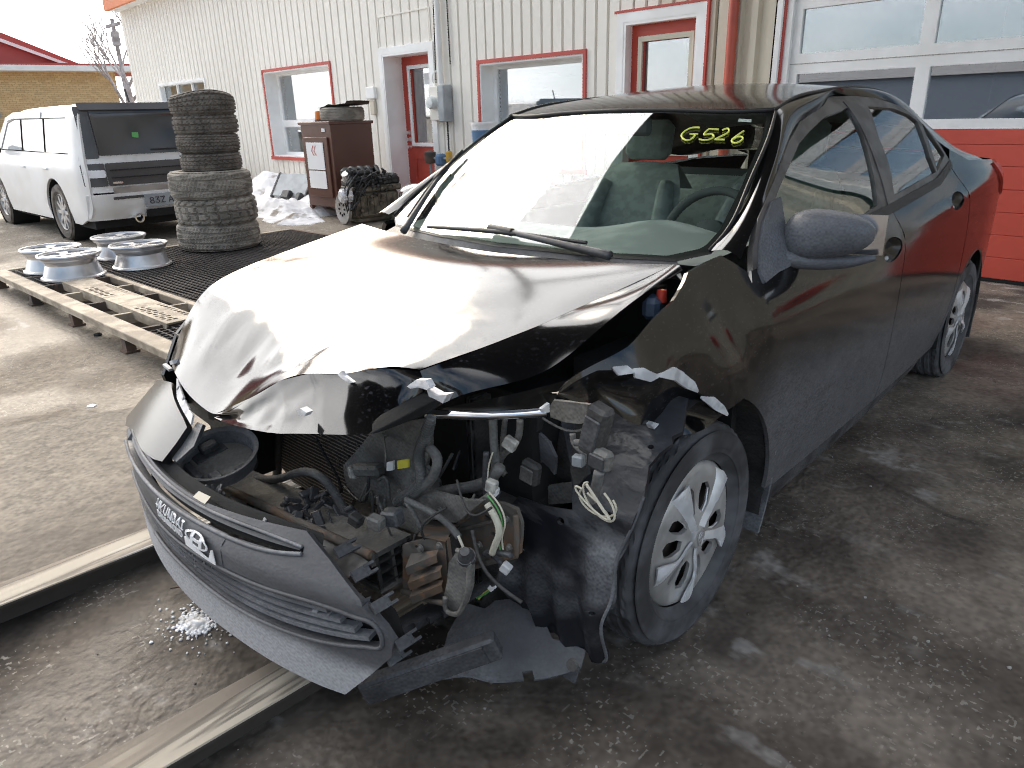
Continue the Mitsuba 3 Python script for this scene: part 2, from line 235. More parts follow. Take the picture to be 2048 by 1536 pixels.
def lathe(prof, n=32, a0=0, a1=2 * math.pi):
    """prof: list of (radius, height), revolved about z"""
    pr = np.asarray(prof, float); full = abs(a1 - a0 - 2 * math.pi) < 1e-6; k = n if full else n + 1
    th = a0 + (a1 - a0) * np.arange(k) / n
    V = np.stack([pr[:, None, 0] * np.cos(th), pr[:, None, 0] * np.sin(th), pr[:, None, 1] + 0 * th], -1).reshape(-1, 3); F = []
    for i in range(len(pr) - 1):
        for j in range(n): j2 = (j + 1) % k; F.append((i * k + j, i * k + j2, (i + 1) * k + j2, (i + 1) * k + j))
    return M(V, np.array(F)[:, ::-1])
def grid(P):
    P = np.asarray(P, float); m, n = P.shape[:2]; i = np.arange(m * n).reshape(m, n)
    return M(P.reshape(-1, 3), np.stack([i[:-1, :-1], i[:-1, 1:], i[1:, 1:], i[1:, :-1]], -1).reshape(-1, 4))
def loftP(curves, nu=24, nv=24, f=crv, g=crv):
    R = np.array([f(c, nv) for c in curves]); return np.stack([g(R[:, j], nu) for j in range(nv)], 1)
def loft(*a, **k): return grid(loftP(*a, **k))
def poly3(poly, h):
    """shapely polygon extruded from z=0 to z=h"""
    out = []
    for gg in getattr(poly, 'geoms', [poly]):
        if gg.is_empty or gg.geom_type != 'Polygon' or gg.area < 1e-9: continue
        e = trimesh.creation.extrude_polygon(gg, h, engine='earcut'); out.append(M(e.vertices, e.faces))
    return cat(out)
def YZ(m, x=0): return move(m, np.array([[0, 0, 1, x], [1, 0, 0, 0], [0, 1, 0, 0], [0, 0, 0, 1.0]]))      # (a, b, h) -> (h + x, a, b)
def XZ(m, y=0): return move(m, np.array([[1, 0, 0, 0], [0, 0, 1, y], [0, 1, 0, 0], [0, 0, 0, 1.0]]))      # (a, b, h) -> (a, h + y, b)
def sheet(poly, fn, cell=0.03, t=0.006, out=(1, 0, 0), lip=True, nrm=None):
    """the polygon (u, v) cut into cells, carried onto the surface fn, with a rim of depth t turned inwards"""
    V2, Fs = [], []
    for gg in getattr(poly, 'geoms', [poly]):
        if gg.geom_type != 'Polygon' or gg.area < 1e-8: continue
        pp = prep(gg); a0, b0, a1, b1 = gg.bounds; na, nb = max(1, math.ceil((a1 - a0) / cell)), max(1, math.ceil((b1 - b0) / cell))
        A, B = np.linspace(a0, a1, na + 1), np.linspace(b0, b1, nb + 1)
        for i in range(na):
            for j in range(nb):
                c = sbox(A[i], B[j], A[i + 1], B[j + 1])
                if pp.contains(c): pieces = [c]
                elif pp.intersects(c):
                    x = gg.intersection(c); pieces = [q for q in getattr(x, 'geoms', [x]) if q.geom_type == 'Polygon' and q.area > 1e-10]
                else: continue
                for q in pieces:
                    co = np.array(shapely.geometry.polygon.orient(q).exterior.coords)[:-1]; k = len(V2); V2.extend(co)
                    if len(q.interiors) == 0 and (len(co) <= 4 or q.convex_hull.area - q.area < 1e-9): Fs += [(k, k + s, k + s + 1) for s in range(1, len(co) - 1)]
                    else:
                        tv, tf = trimesh.creation.triangulate_polygon(q, engine='earcut'); V2 = V2[:k]; V2.extend(np.asarray(tv)); Fs += [tuple(x + k) for x in np.asarray(tf)]
    V2 = np.array(V2); key = np.round(V2 / 1e-5).astype(np.int64)
    _, first, inv = np.unique(key, axis=0, return_index=True, return_inverse=True); inv = inv.ravel()
    F = inv[np.array(Fs)]; V2 = V2[first]; F = F[(F[:, 0] != F[:, 1]) & (F[:, 1] != F[:, 2]) & (F[:, 0] != F[:, 2])]
    V = fn(V2); fnm = np.cross(V[F[:, 1]] - V[F[:, 0]], V[F[:, 2]] - V[F[:, 0]])
    if (fnm @ np.asarray(out, float)).sum() < 0: F = F[:, ::-1]; fnm = -fnm
    m = M(V, F)
    if not lip or t <= 0: return m
    N = np.zeros_like(V)
    for k in range(3): np.add.at(N, F[:, k], fnm)
    N /= np.maximum(np.linalg.norm(N, axis=1), 1e-12)[:, None]
    E = np.vstack([F[:, [0, 1]], F[:, [1, 2]], F[:, [2, 0]]]); sk = np.sort(E, 1)
    _, idx, cnt = np.unique(sk, axis=0, return_index=True, return_counts=True); E = E[idx[cnt == 1]]
    a, b = V[E[:, 0]], V[E[:, 1]]; a2, b2 = a - t * N[E[:, 0]], b - t * N[E[:, 1]]; n = len(E); i = np.arange(n)
    rim = M(np.vstack([a, b, b2, a2]), np.stack([i + n, i, i + 3 * n, i + 2 * n], 1))
    return cat([m, rim])

# ------------------------------------------------------------------ naming
def uniq(k):
    if k not in scene and k not in labels: return k
    i = 1
    while f'{k}_{i:03d}' in scene or f'{k}_{i:03d}' in labels: i += 1
    return f'{k}_{i:03d}'
def thing(name, label, cat_, group=None):
    k = uniq(name); labels[k] = {'label': label, 'category': cat_}
    if group: labels[k]['group'] = group
    return k
def split(mesh, angle):
    """the mesh with its vertices joined where neighbouring faces meet at less than angle degrees, for smooth=True"""
    V, F = np.asarray(mesh.vertices), np.asarray(mesh.faces); _, first, inv = np.unique(np.round(V / 1e-6).astype(np.int64), axis=0, return_index=True, return_inverse=True)
    V, F = V[first], inv.ravel()[F]; F = F[(F[:, 0] != F[:, 1]) & (F[:, 1] != F[:, 2]) & (F[:, 0] != F[:, 2])]; n = len(F)
    N = np.cross(V[F[:, 1]] - V[F[:, 0]], V[F[:, 2]] - V[F[:, 0]]); N /= np.maximum(np.linalg.norm(N, axis=1), 1e-15)[:, None]
    E = np.vstack([F[:, [0, 1]], F[:, [1, 2]], F[:, [2, 0]]]); c0 = np.r_[0:3 * n:3, 1:3 * n:3, 2:3 * n:3]; c1 = np.r_[1:3 * n:3, 2:3 * n:3, 0:3 * n:3]; fc = np.tile(np.arange(n), 3)
    fl = E[:, 0] > E[:, 1]; a, b = np.where(fl, c1, c0), np.where(fl, c0, c1); k = np.sort(E, 1); o = np.lexsort((k[:, 1], k[:, 0])); k, a, b, fc = k[o], a[o], b[o], fc[o]
    i = np.nonzero((k[1:] == k[:-1]).all(1))[0]; i = i[(N[fc[i]] * N[fc[i + 1]]).sum(1) > math.cos(math.radians(angle))]
    r, c = np.r_[a[i], b[i]], np.r_[a[i + 1], b[i + 1]]; _, comp = connected_components(coo_matrix((np.ones(len(r)), (r, c)), shape=(3 * n, 3 * n)), directed=False)
    nv = comp.max() + 1; W = np.zeros((nv, 3)); W[comp] = V[F.ravel()]; return M(W, comp.reshape(-1, 3))
def put(key, mesh, m, smooth=False, label=None, kind=None):
    k = key if key in labels and key not in scene else uniq(key)
    if smooth is not False and smooth is not True: mesh, smooth = split(mesh, smooth), True
    scene[k] = mikit.ply(mesh, m, smooth=smooth)
    if label or kind: labels.setdefault(k, {}).update({a: b for a, b in (('label', label), ('kind', kind)) if b})
    return k
def part(t, name, mesh, m, smooth=False, label=None, kind=None):
    if isinstance(mesh, list): return [put(f'{t}__{name}', x, m, smooth, label, kind) for x in mesh][0]
    return put(f'{t}__{name}', mesh, m, smooth, label, kind)
def dup(root, A, label, group=None):
    """a copy of a thing with its parts, moved by the matrix A"""
    base = root; r = thing(base, label, labels[root]['category'], group or labels[root].get('group'))
    for k in [k for k in scene if k.startswith(root + '__')]:
        d = dict(scene[k]); d['to_world'] = T(np.asarray(A, float)) @ d.get('to_world', T()); scene[r + k[len(root):]] = d
    return r

# ------------------------------------------------------------------ ground
def graded(lo, hi, a, b, fine, coarse):
    return np.unique(np.round(np.r_[np.linspace(lo, a, coarse), np.arange(a, b, fine), np.linspace(b, hi, coarse)], 4))
gx, gy = graded(-300, 300, -14, 6, 0.25, 12), graded(-300, 300, -6, 6.5, 0.25, 12)
GX, GY = np.meshgrid(gx, gy, indexing='ij')
GZ = np.where((GX > -14) & (GX < 6) & (GY > -6) & (GY < 6.5), 0.010 * (meshkit.fbm(np.stack([GX * 1.3, GY * 1.3, 0 * GX], -1), 3, 3) - 0.55), -0.005)
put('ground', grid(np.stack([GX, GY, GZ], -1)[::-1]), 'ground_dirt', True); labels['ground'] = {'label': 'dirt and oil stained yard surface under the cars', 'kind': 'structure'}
sl = Polygon([(-2.33, -0.93), (-2.02, -0.25), (-1.4, -0.30), (-0.78, -0.36), (-0.70, -3.2), (-3.4, -3.3)])
put('concrete_slab', sheet(sl.buffer(0.02), lambda q: np.c_[q, 0.012 + 0.006 * (meshkit.fbm(np.c_[q * 2, 0 * q[:, 0]], 3, 9) - 0.5)], 0.15, 0.03, (0, 0, 1)), 'slab_concrete', True)
labels['concrete_slab'] = {'label': 'pale worn concrete strip crossing the dirt yard', 'kind': 'structure'}
rng = np.random.default_rng(5)
def pebble(x, y, s, g):
    m = trimesh.creation.icosphere(subdivisions=0); v = m.vertices * (0.6 + 0.7 * g.random((12, 1))) * [1, 1, 0.6]
    return M(v @ rot(RZ, g.random() * 360)[:3, :3].T * s + [x, y, s * 0.25], m.faces)
peb = []
for i in range(2600):
    x, y = (rng.uniform(-4.5, 3.4), rng.uniform(-2.2, 4.6)); 
    peb.append(pebble(x, y, rng.choice([0.0015, 0.002, 0.003, 0.004, 0.006], p=[.32, .34, .22, .09, .03]), rng))
peb_mat = mat('pebble_stone', mottled((0.12, 0.105, 0.09), (0.36, 0.34, 0.31), 23, 2), 0.9)
put('gravel', cat(peb), peb_mat); labels['gravel'] = {'label': 'loose grit and small stones scattered over the yard', 'kind': 'stuff', 'category': 'gravel'}
for (x, y, s, l, m) in ((-2.262, -0.543, 0.035, 'small white plastic shard lying alone on the pale slab', 'label_white'), (-0.42, -0.90, 0.022, 'thin brown twig beside the patch of snow', 'brown_steel'), (-3.72, 0.0, 0.03, 'dark round stone under the edge of the steel platform', 'grimy_dark')):
    k = thing('debris_shard', l, 'debris'); sh = Polygon([(0, 0), (1.0, 0.15), (1.2, 0.7), (0.5, 0.9), (-0.1, 0.5)]) if 'twig' not in l else Polygon([(0, 0), (3, 0.9), (3, 1.1), (1, 0.5)])
    if 'stone' in l: put(k, pebble(x, y, s, rng), m)
    else: put(k, move(poly3(sh, 0.25), at(x, y, 0.016, (RX, 12), (RZ, 35)) @ np.diag([s, s, s, 1])), m)
# snow
def mound(cx, cy, rx, ry, h, ang, seed, n=90, sharp=1.0):
    u = np.linspace(-1.1, 1.1, n); U, V = np.meshgrid(u, u, indexing='ij'); d = np.hypot(U, V)
    nz = meshkit.fbm(np.stack([U * 2.6, V * 2.6, 0 * U + seed], -1), 3, seed)
    H = h * np.clip(1.0 - d ** (1.4 * sharp) + 0.8 * (nz - 0.5), -0.05, 1) * (0.75 + 0.5 * nz)
    c, s = math.cos(ang), math.sin(ang); X, Y = U * rx, V * ry
    return grid(np.stack([cx + c * X - s * Y, cy + s * X + c * Y, H - 0.004], -1))
put('snow_pile', cat([mound(-9.6, 5.0, 1.9, 0.85, 0.46, -0.05, 11), mound(-8.75, 4.35, 0.9, 0.55, 0.24, 0.15, 12), mound(-7.85, 4.0, 0.55, 0.36, 0.12, 0.1, 13)]), 'snow', True)
labels['snow_pile'] = {'label': 'dirty melting snow bank against the white building', 'kind': 'stuff', 'category': 'snow'}
ip = [pebble(-0.225 + rng.normal() * 0.030 * k, -0.915 + rng.normal() * 0.020 * k, rng.uniform(0.003, 0.010) / (1 + 0.25 * k), rng) for k in rng.choice([0.6, 1, 1, 2.2], 620)]
put('snow_patch', cat([mound(-0.225, -0.915, 0.06, 0.035, 0.014, 0.3, 21, 30)] + ip), 'ice', True)
labels['snow_patch'] = {'label': 'small patch of crushed snow between the two beams under the bumper', 'kind': 'stuff', 'category': 'snow'}

# ------------------------------------------------------------------ the white workshop (local frame: u along, wall face at y = 5.22, turned by -3.68 degrees)
RT = rot(RZ, -3.678)
def FA(m): return move(m, RT)
FY = 5.22
def fb(u0, u1, d0, d1, z0, z1, c=0.0): return FA(bx(u0, u1, FY - d1, FY - d0, z0, z1, c))   # d = distance out from the wall face
B = thing('workshop_building', 'long white ribbed-metal workshop with red trim and a red roller door', 'building')
W1, W2, D1, D2 = (-11.97, -9.58, 0.713, 2.193), (-5.855, -4.085, 0.72, 1.967), (-8.03, -6.88, 0.0, 2.224), (-3.52, -2.61, 0.0, 2.222)
W0 = [-17.47, -14.768] + [1.72, 2.20]
op = [W0, W1, W2, D1, D2]
holes = shapely.union_all([sbox(o[0], o[2], o[1], o[3]) for o in op])
TOPZ = 3.96
wl = part(B, 'wall', FA(XZ(poly3(sbox(-19.35, -0.2, -2.2, TOPZ).difference(holes), 0.16), FY + 0.035)), 'groove_dark')
edges = list(np.arange(-19.35, -5.9, 0.208)) + list(np.arange(-5.9, -2.3, 0.1655)) + [-2.262]
panel_breaks = [sbox(-8.083, -0.3, -6.845, 2.722)]
for i in range(len(edges) - 1):
    a, b = edges[i], edges[i + 1]; g = 0.009
    col = shapely.unary_union([sbox(a + g, 0.05, b - g, TOPZ)]).difference(holes)
    if col.is_empty or col.area < 1e-3: continue
    for q in getattr(col, 'geoms', [col]):
        m = []
        x0, z0, x1, z1 = q.bounds
        if len(q.exterior.coords) == 5:
            pr = [(x0, 0.030), (x0 + 0.010, 0.0), (x1 - 0.010, 0.0), (x1, 0.030)]
            V = [(u, FY + d, z) for z in (z0, z1) for u, d in pr]; m.append(M(V, [(0, 1, 5, 4), (1, 2, 6, 5), (2, 3, 7, 6)]))
        else: m.append(XZ(poly3(q, 0.030), FY))
        part(wl, 'siding_panel', FA(cat(m)), 'siding_white' if b < -3.0 else 'siding_cream')
# wide ribbed cream sheet by the roller door
pr = []; u = -2.262
while u < -1.80: pr += [(u, 0.0), (u + 0.035, 0.0), (u + 0.055, -0.045), (u + 0.115, -0.045), (u + 0.135, 0.0)]; u += 0.17
pr = [(a, b) for a, b in pr if a < -1.79]; V = np.array([[(u, FY + d, z) for u, d in pr] for z in (0, 5.2)]); 
part(B, 'ribbed_sheet', FA(grid(V[::-1])), 'siding_cream', label='wide ribbed cream metal sheet beside the roller door')
pr = []; u = 1.80
while u < 7.9: pr += [(u, 0.0), (u + 0.05, 0.0), (u + 0.075, -0.055), (u + 0.165, -0.055), (u + 0.19, 0.0)]; u += 0.30
V = np.array([[(u, FY + d, z) for u, d in pr] for z in (0, 5.2)]); part(B, 'ribbed_sheet', FA(grid(V[::-1])), 'siding_cream', label='ribbed cream cladding right of the roller door')
part(B, 'corner_trim', fb(-1.795, -1.735, -0.1, 0.05, 0, 5.2, 0.008), 'frame_white'); part(B, 'corner_trim', fb(-1.735, -1.715, -0.1, 0.03, 0, 5.2), 'red_trim')
part(B, 'red_downpipe', FA(move(lathe([(0.0, 0), (0.046, 0), (0.046, 4.0), (0, 4.0)], 16), tr(-2.20, FY - 0.085, 0.15))), 'red_pipe', 40)
fs = part(B, 'roof', fb(-19.3, -2.2, -9, 0.35, TOPZ + 0.30, TOPZ + 0.36), 'roof_red')
part(fs, 'fascia', fb(-19.3, -2.2, 0.27, 0.35, TOPZ, TOPZ + 0.30), 'orange_fascia'); part(fs, 'soffit', fb(-19.3, -2.2, -0.05, 0.27, TOPZ, TOPZ + 0.03), 'frame_white')
part(B, 'side_wall', fb(-19.35, -19.2, -9, -0.2, 0, TOPZ), 'siding_white'); part(B, 'upper_wall', L([fb(-1.72, 8, -0.3, -0.02, 3.2, 5.2), fb(-2.26, -1.9, -0.4, -0.08, 3.9, 5.2)]), 'siding_cream')
part(B, 'back_room', L([fb(-19, -2.3, -6, -5.9, 0, TOPZ), fb(-19, -2.3, -5.9, -0.25, -0.02, -0.01)]), 'room_dark')
def opening(o, rec, red=True, sill=False):
    u0, u1, z0, z1 = o; ft = []
    for (a, b, c, d) in ((u0, u1, z1 - 0.0, z1 + 0.045), (u0 - 0.045, u0, z0, z1 + 0.045), (u1, u1 + 0.045, z0, z1 + 0.045)): ft.append(fb(a, b, -0.01, 0.022, c, d))
    if z0 > 0.1: ft.append(fb(u0 - 0.06, u1 + 0.06, -0.01, 0.045, z0 - 0.055, z0))
    rv = [fb(u0, u0 + 0.02, -rec, 0.01, z0, z1), fb(u1 - 0.02, u1, -rec, 0.01, z0, z1), fb(u0, u1, -rec, 0.01, z1 - 0.02, z1)]
    if z0 > 0.1: rv.append(fb(u0, u1, -rec, 0.01, z0, z0 + 0.02))
    return ft, cat(rv)
w_specs = ((W1, 0.24, 1.30, 'deep set window with two panes left of the brown cabinet'), (W2, 0.20, None, 'wide window reflecting a white truck between the two doors'))
for o, rec, mz, lab in w_specs:
    ft, rv = opening(o, rec); u0, u1, z0, z1 = o
    w = part(B, 'window', rv, 'frame_white', label=lab); part(w, 'trim', ft, 'red_trim')
    fr = [fb(u0, u0 + 0.09, -rec - 0.05, -rec, z0, z1), fb(u1 - 0.09, u1, -rec - 0.05, -rec, z0, z1), fb(u0 + 0.09, u1 - 0.09, -rec - 0.05, -rec, z1 - 0.07, z1), fb(u0 + 0.09, u1 - 0.09, -rec - 0.05, -rec, z0, z0 + 0.07)]
    if mz: fr.append(fb(u0 + 0.09, u1 - 0.09, -rec - 0.05, -rec + 0.012, mz - 0.07, mz + 0.055, 0.008))
    part(w, 'frame', L(fr), 'frame_white')
    spans = ((z0 + 0.07, mz - 0.07), (mz + 0.055, z1 - 0.07)) if mz else ((z0 + 0.07, z1 - 0.07),)
    for a, b in spans: part(w, 'pane', fb(u0 + 0.09, u1 - 0.09, -rec - 0.03, -rec - 0.028, a, b), 'shiny_glass')
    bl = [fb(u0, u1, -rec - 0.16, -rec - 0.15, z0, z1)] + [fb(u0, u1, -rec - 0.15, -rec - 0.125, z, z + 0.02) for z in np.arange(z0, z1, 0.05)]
    part(w, 'blind', cat(bl), 'blind_white' if not mz else 'blind_grey', kind='stuff')  # pale backing added behind the panes in place of their bright reflections
ft, rv = opening(W0, 0.1); w = part(B, 'window', rv, 'frame_white', label='small pale window behind the top of the tyre stack'); part(w, 'trim', ft, 'frame_white'); part(w, 'pane', fb(W0[0], W0[1], -0.12, -0.11, W0[2], W0[3]), 'shiny_glass')
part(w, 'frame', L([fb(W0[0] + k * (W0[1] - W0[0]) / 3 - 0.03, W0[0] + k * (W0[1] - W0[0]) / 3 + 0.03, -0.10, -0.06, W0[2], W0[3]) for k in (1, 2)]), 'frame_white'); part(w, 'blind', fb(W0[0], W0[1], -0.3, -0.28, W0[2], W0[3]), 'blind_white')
for o, rec, lab, cream in ((D1, 0.36, 'red entrance door with a tall pane beside the brown cabinet', 0), (D2, 0.14, 'red door with a cream framed pane left of the red downpipe', 1)):
    u0, u1, z0, z1 = o; rv = [fb(u0, u0 + 0.03, -rec, 0.02, 0, z1), fb(u1 - 0.03, u1, -rec, 0.02, 0, z1), fb(u0, u1, -rec, 0.02, z1 - 0.03, z1)]
    ft = [fb(u0 - 0.09, u0, -0.01, 0.025, 0, z1 + 0.09), fb(u1, u1 + 0.09, -0.01, 0.025, 0, z1 + 0.09), fb(u0, u1, -0.01, 0.025, z1, z1 + 0.09)]
    d = part(B, 'door', cat(rv), 'frame_white', label=lab); part(d, 'casing', cat(ft), 'frame_white')
    if cream: part(d, 'red_edging', L([fb(u0 - 0.12, u1 + 0.12, -0.01, 0.03, z1 + 0.09, z1 + 0.115), fb(u1 + 0.09, u1 + 0.115, -0.01, 0.03, 0, z1 + 0.09)]), 'red_trim')
    a, b = u0 + 0.03, u1 - 0.03
    if cream: pu0, pu1, pz0, pz1 = a + 0.15, b - 0.12, 0.95, 2.03
    else: pu0, pu1, pz0, pz1 = a + 0.20, b - 0.20, 0.98, 2.02
    leaf = sbox(a, 0.06, b, z1 - 0.03).difference(sbox(pu0, pz0, pu1, pz1))
    part(d, 'leaf', FA(XZ(poly3(leaf, 0.045), FY + rec - 0.05)), 'red_door')
    part(d, 'glazing_frame', FA(XZ(poly3(sbox(pu0 - 0.05, pz0 - 0.05, pu1 + 0.05, pz1 + 0.05).difference(sbox(pu0, pz0, pu1, pz1)), 0.025), FY + rec - 0.075)), 'siding_cream' if cream else 'frame_white')
    part(d, 'pane', fb(pu0, pu1, -rec + 0.015, -rec + 0.018, pz0, pz1), 'shiny_glass')
    part(d, 'sill', fb(a, b, -rec, 0.03, 0.0, 0.06), 'box_grey')
    if not cream:
        for z in (1.13, 1.03, 0.92): part(d, 'lock', FA(move(lathe([(0, 0), (0.034, 0), (0.034, 0.012), (0.022, 0.03), (0.024, 0.055), (0, 0.06)], 16), at(a + 0.085, FY + rec - 0.05, z, (RX, 90)))), 'chrome', 40)
        part(d, 'stamped_panel', FA(XZ(poly3(sbox(a + 0.18, 0.2, b - 0.18, 0.78).difference(sbox(a + 0.22, 0.24, b - 0.22, 0.74)), 0.012), FY + rec - 0.062)), 'red_door')
        nt = part(d, 'notice', fb(pu0 + 0.42, pu0 + 0.56, -rec + 0.022, -rec + 0.026, 1.25, 1.75), 'paper')
        part(d, 'notice', fb(pu0 + 0.30, pu0 + 0.52, -rec + 0.022, -rec + 0.026, 1.80, 1.95), 'paper')
        for k in range(7): part(d, 'notice_stripe', fb(pu0 + 0.43, pu0 + 0.50, -rec + 0.028, -rec + 0.030, 1.30 + k * 0.05, 1.325 + k * 0.05), 'ink')
# roller door
R_ = part(B, 'roller_door', cat([fb(-1.715, -1.66, -0.12, 0.012, 0, 3.2), fb(1.69, 1.76, -0.12, 0.012, 0, 3.2), fb(-1.715, 1.76, -0.12, 0.012, 3.1, 3.25)]), 'frame_white', label='big roller door with glazed upper rows and red lower panels')
rows = [(1.232, 1.624), (1.79, 2.145), (2.31, 2.66), (2.82, 3.05)]; us = [-1.585, -0.595, -0.488, 0.502, 0.61, 1.60]
gl = sbox(-1.66, 1.158, 1.69, 3.1)
for z0, z1 in rows:
    for k in range(0, 6, 2): gl = gl.difference(sbox(us[k], z0, us[k + 1], z1))
part(R_, 'glazing_frame', FA(XZ(poly3(gl, 0.045), FY + 0.025)), 'frame_white')
part(R_, 'joint', L([fb(-1.66, 1.69, -0.028, -0.022, z, z + 0.006) for z in (1.705, 2.225)]), 'groove_dark')
for z0, z1 in rows:
    for k in range(0, 6, 2): part(R_, 'pane', fb(us[k], us[k + 1], -0.055, -0.053, z0, z1), 'shiny_glass')
zs = [1.156, 1.043, 0.885, 0.715, 0.545, 0.372, 0.198, 0.03]
for a, b in zip(zs[:-1], zs[1:]): part(R_, 'panel', fb(-1.66, 1.69, -0.075, -0.022, b + 0.0015, a - 0.001, 0.003), 'red_panel')
part(R_, 'bottom_seal', fb(-1.66, 1.69, -0.07, -0.03, 0.0, 0.031), 'seal_black')
part(B, 'garage_interior', cat([fb(-1.9, 2.6, -7, -6.9, 0, 3.3), fb(-1.9, -1.85, -6.9, -0.2, 0, 3.3), fb(2.55, 2.6, -6.9, -0.2, 0, 3.3), fb(-1.9, 2.6, -6.9, -0.1, 3.3, 3.35)]), 'room_dark')
part(B, 'upper_panel_seam', L([fb(-8.083, -6.845, -0.004, 0.012, 2.715, 2.733), fb(-8.09, -8.07, -0.004, 0.012, 2.33, 2.733), fb(-6.855, -6.835, -0.004, 0.012, 2.33, 2.733)]), 'siding_white')
# the awning deck of the garage part, overhead out of frame, mirrored in the car
K = thing('steel_canopy', 'dark steel canopy roof standing over the car, out of frame above', 'canopy')
part(K, 'deck', bx(-2.25, 3.6, -0.75, 4.05, 4.9, 5.05), 'deck_dark'); part(K, 'edge_beam', L([bx(-2.28, -2.13, -0.75, 4.05, 4.72, 4.9), bx(-2.25, 3.6, -0.78, -0.63, 4.72, 4.9)]), 'deck_dark')
for x in (-2.0, 0.7, 3.4): part(K, 'bracket', bx(x - 0.08, x + 0.08, -0.6, 5.1, 5.05, 5.25, 0.01), 'brown_steel')
hr = thing('hose_reel', 'red hose reel hung on the ribbed wall, seen only mirrored in the car', 'hose reel'); part(hr, 'drum', FA(move(lathe([(0.10, 0), (0.27, 0), (0.30, 0.03), (0.30, 0.12), (0.27, 0.15), (0.10, 0.15)], 28), at(2.75, FY - 0.06, 1.02, (RX, 90)))), 'hose_red', 40); part(hr, 'hose', FA(tube([(3.0, FY - 0.15, 1.0), (3.05, FY - 0.2, 0.5), (2.7, FY - 0.3, 0.12), (2.2, FY - 0.4, 0.05)], 0.02, 8)), 'hose_red', True)
yp = thing('yard_pole', 'brown pole standing behind the viewer, seen only in the door glass', 'pole'); part(yp, 'shaft', move(lathe([(0, 0), (0.15, 0), (0.12, 7.5), (0, 7.5)], 14), tr(-0.55, -3.4, 0)), 'pole_wood', 40)
# wall-mounted things
E_ = thing('electric_meter', 'grey electric meter box on the white wall right of the entrance door', 'meter box')
part(E_, 'housing', fb(-6.58, -6.44, 0.005, 0.16, 1.28, 1.75, 0.012), 'box_grey'); part(E_, 'socket', fb(-6.83, -6.59, 0.005, 0.11, 1.30, 1.74, 0.01), 'siding_white')
part(E_, 'dial', FA(move(lathe([(0, 0), (0.085, 0), (0.085, 0.06), (0.07, 0.09), (0, 0.10)], 24), at(-6.72, FY - 0.11, 1.53, (RX, 90)))), 'meter_glass', 40)
part(E_, 'conduit', FA(L([tube([(-6.60, FY - 0.06, 1.76), (-6.60, FY - 0.06, 4.9)], 0.04, 12), tube([(-6.60, FY - 0.06, 1.95), (-6.70, FY - 0.12, 1.88), (-6.72, FY - 0.1, 1.78)], 0.012, 6)])), 'frame_white', 40)
part(E_, 'cable', FA(L([tube([(-6.52, FY - 0.05, 0.55), (-6.52, FY - 0.05, 1.28)], 0.012, 6), tube([(-6.75, FY - 0.03, 1.78), (-6.66, FY - 0.03, 4.0)], 0.008, 5), tube([(-6.42, FY - 0.03, 2.0), (-6.44, FY - 0.03, 4.0)], 0.008, 5)])), 'wire_black')
G_ = thing('gas_meter', 'small brown and blue gas meter with pipes low on the white wall', 'gas meter')
part(G_, 'regulator', FA(move(lathe([(0, 0), (0.07, 0.01), (0.085, 0.07), (0.08, 0.16), (0, 0.19)], 16), tr(-6.84, FY - 0.14, 0.72))), 'brown_steel', 40); part(G_, 'meter_body', fb(-6.68, -6.55, 0.05, 0.2, 0.70, 0.86, 0.03), 'blue_cloth'); part(G_, 'valve', fb(-6.49, -6.43, 0.05, 0.15, 0.74, 0.90, 0.02), 'yard_yellow')
part(G_, 'pipe', FA(L([tube([(-6.84, FY - 0.14, 0.72), (-6.84, FY - 0.14, 0.1)], 0.02, 8), tube([(-6.84, FY - 0.14, 0.80), (-6.45, FY - 0.12, 0.80), (-6.42, FY - 0.12, 0.80)], 0.016, 8)])), 'box_grey')
J_ = thing('wall_switch_box', 'small pale utility box on the wall above the brown cabinet', 'box'); part(J_, 'lid', fb(-8.50, -8.26, 0, 0.06, 1.63, 1.80, 0.01), 'frame_white'); part(J_, 'back_box', fb(-8.42, -8.30, 0, 0.05, 1.40, 1.60, 0.01), 'siding_cream')
bk = thing('plastic_bucket', 'white plastic bucket with blue print under the wide window', 'bucket'); bp = (-5.42, FY - 0.35)
part(bk, 'pail', FA(move(lathe([(0.0, 0.0), (0.13, 0.0), (0.155, 0.36), (0.165, 0.36), (0.165, 0.39), (0.145, 0.39), (0.12, 0.02), (0, 0.02)], 28), tr(bp[0], bp[1], 0.88))), 'label_white', 40); part(bk, 'print_band', FA(move(lathe([(0.149, 0.16), (0.157, 0.30)], 28), tr(bp[0], bp[1], 0.88))), 'blue_cloth', True); part(bk, 'stand', FA(bx(bp[0] - 0.2, bp[0] + 0.2, bp[1] - 0.2, bp[1] + 0.2, 0, 0.88, 0.02)), 'brown_metal')
# mast and wires over the roof (mirrored in the bonnet and the windscreen)
ms = thing('service_mast', 'thin electric service masts with looping wires above the workshop roof', 'mast')
for k, u in enumerate((-6.6, -4.9, -4.4)): part(ms, 'pole', FA(tube([(u, FY + 0.4, 4.0), (u, FY + 0.4, 7.2 - 0.4 * k)], 0.06, 8)), 'bark')
for k in range(7):
    a = rng.uniform(-0.5, 0.5, 4); part(ms, 'wire', FA(tube([(-6.6 + a[0], FY + 0.4, 6.9 - 0.2 * k), (-5.6 + a[1], FY + 0.1, 6.0 + a[2]), (-4.6 + a[3], FY + 0.4, 6.4 - 0.15 * k)], 0.014, 5)), 'wire_black')
for k in range(4): part(ms, 'wire', FA(tube([(-6.6, FY + 0.4, 7.0 - 0.25 * k), (-14, FY - 6 - k, 5.9), (-24, FY - 14 - 3 * k, 7.2)], 0.014, 5)), 'wire_black')
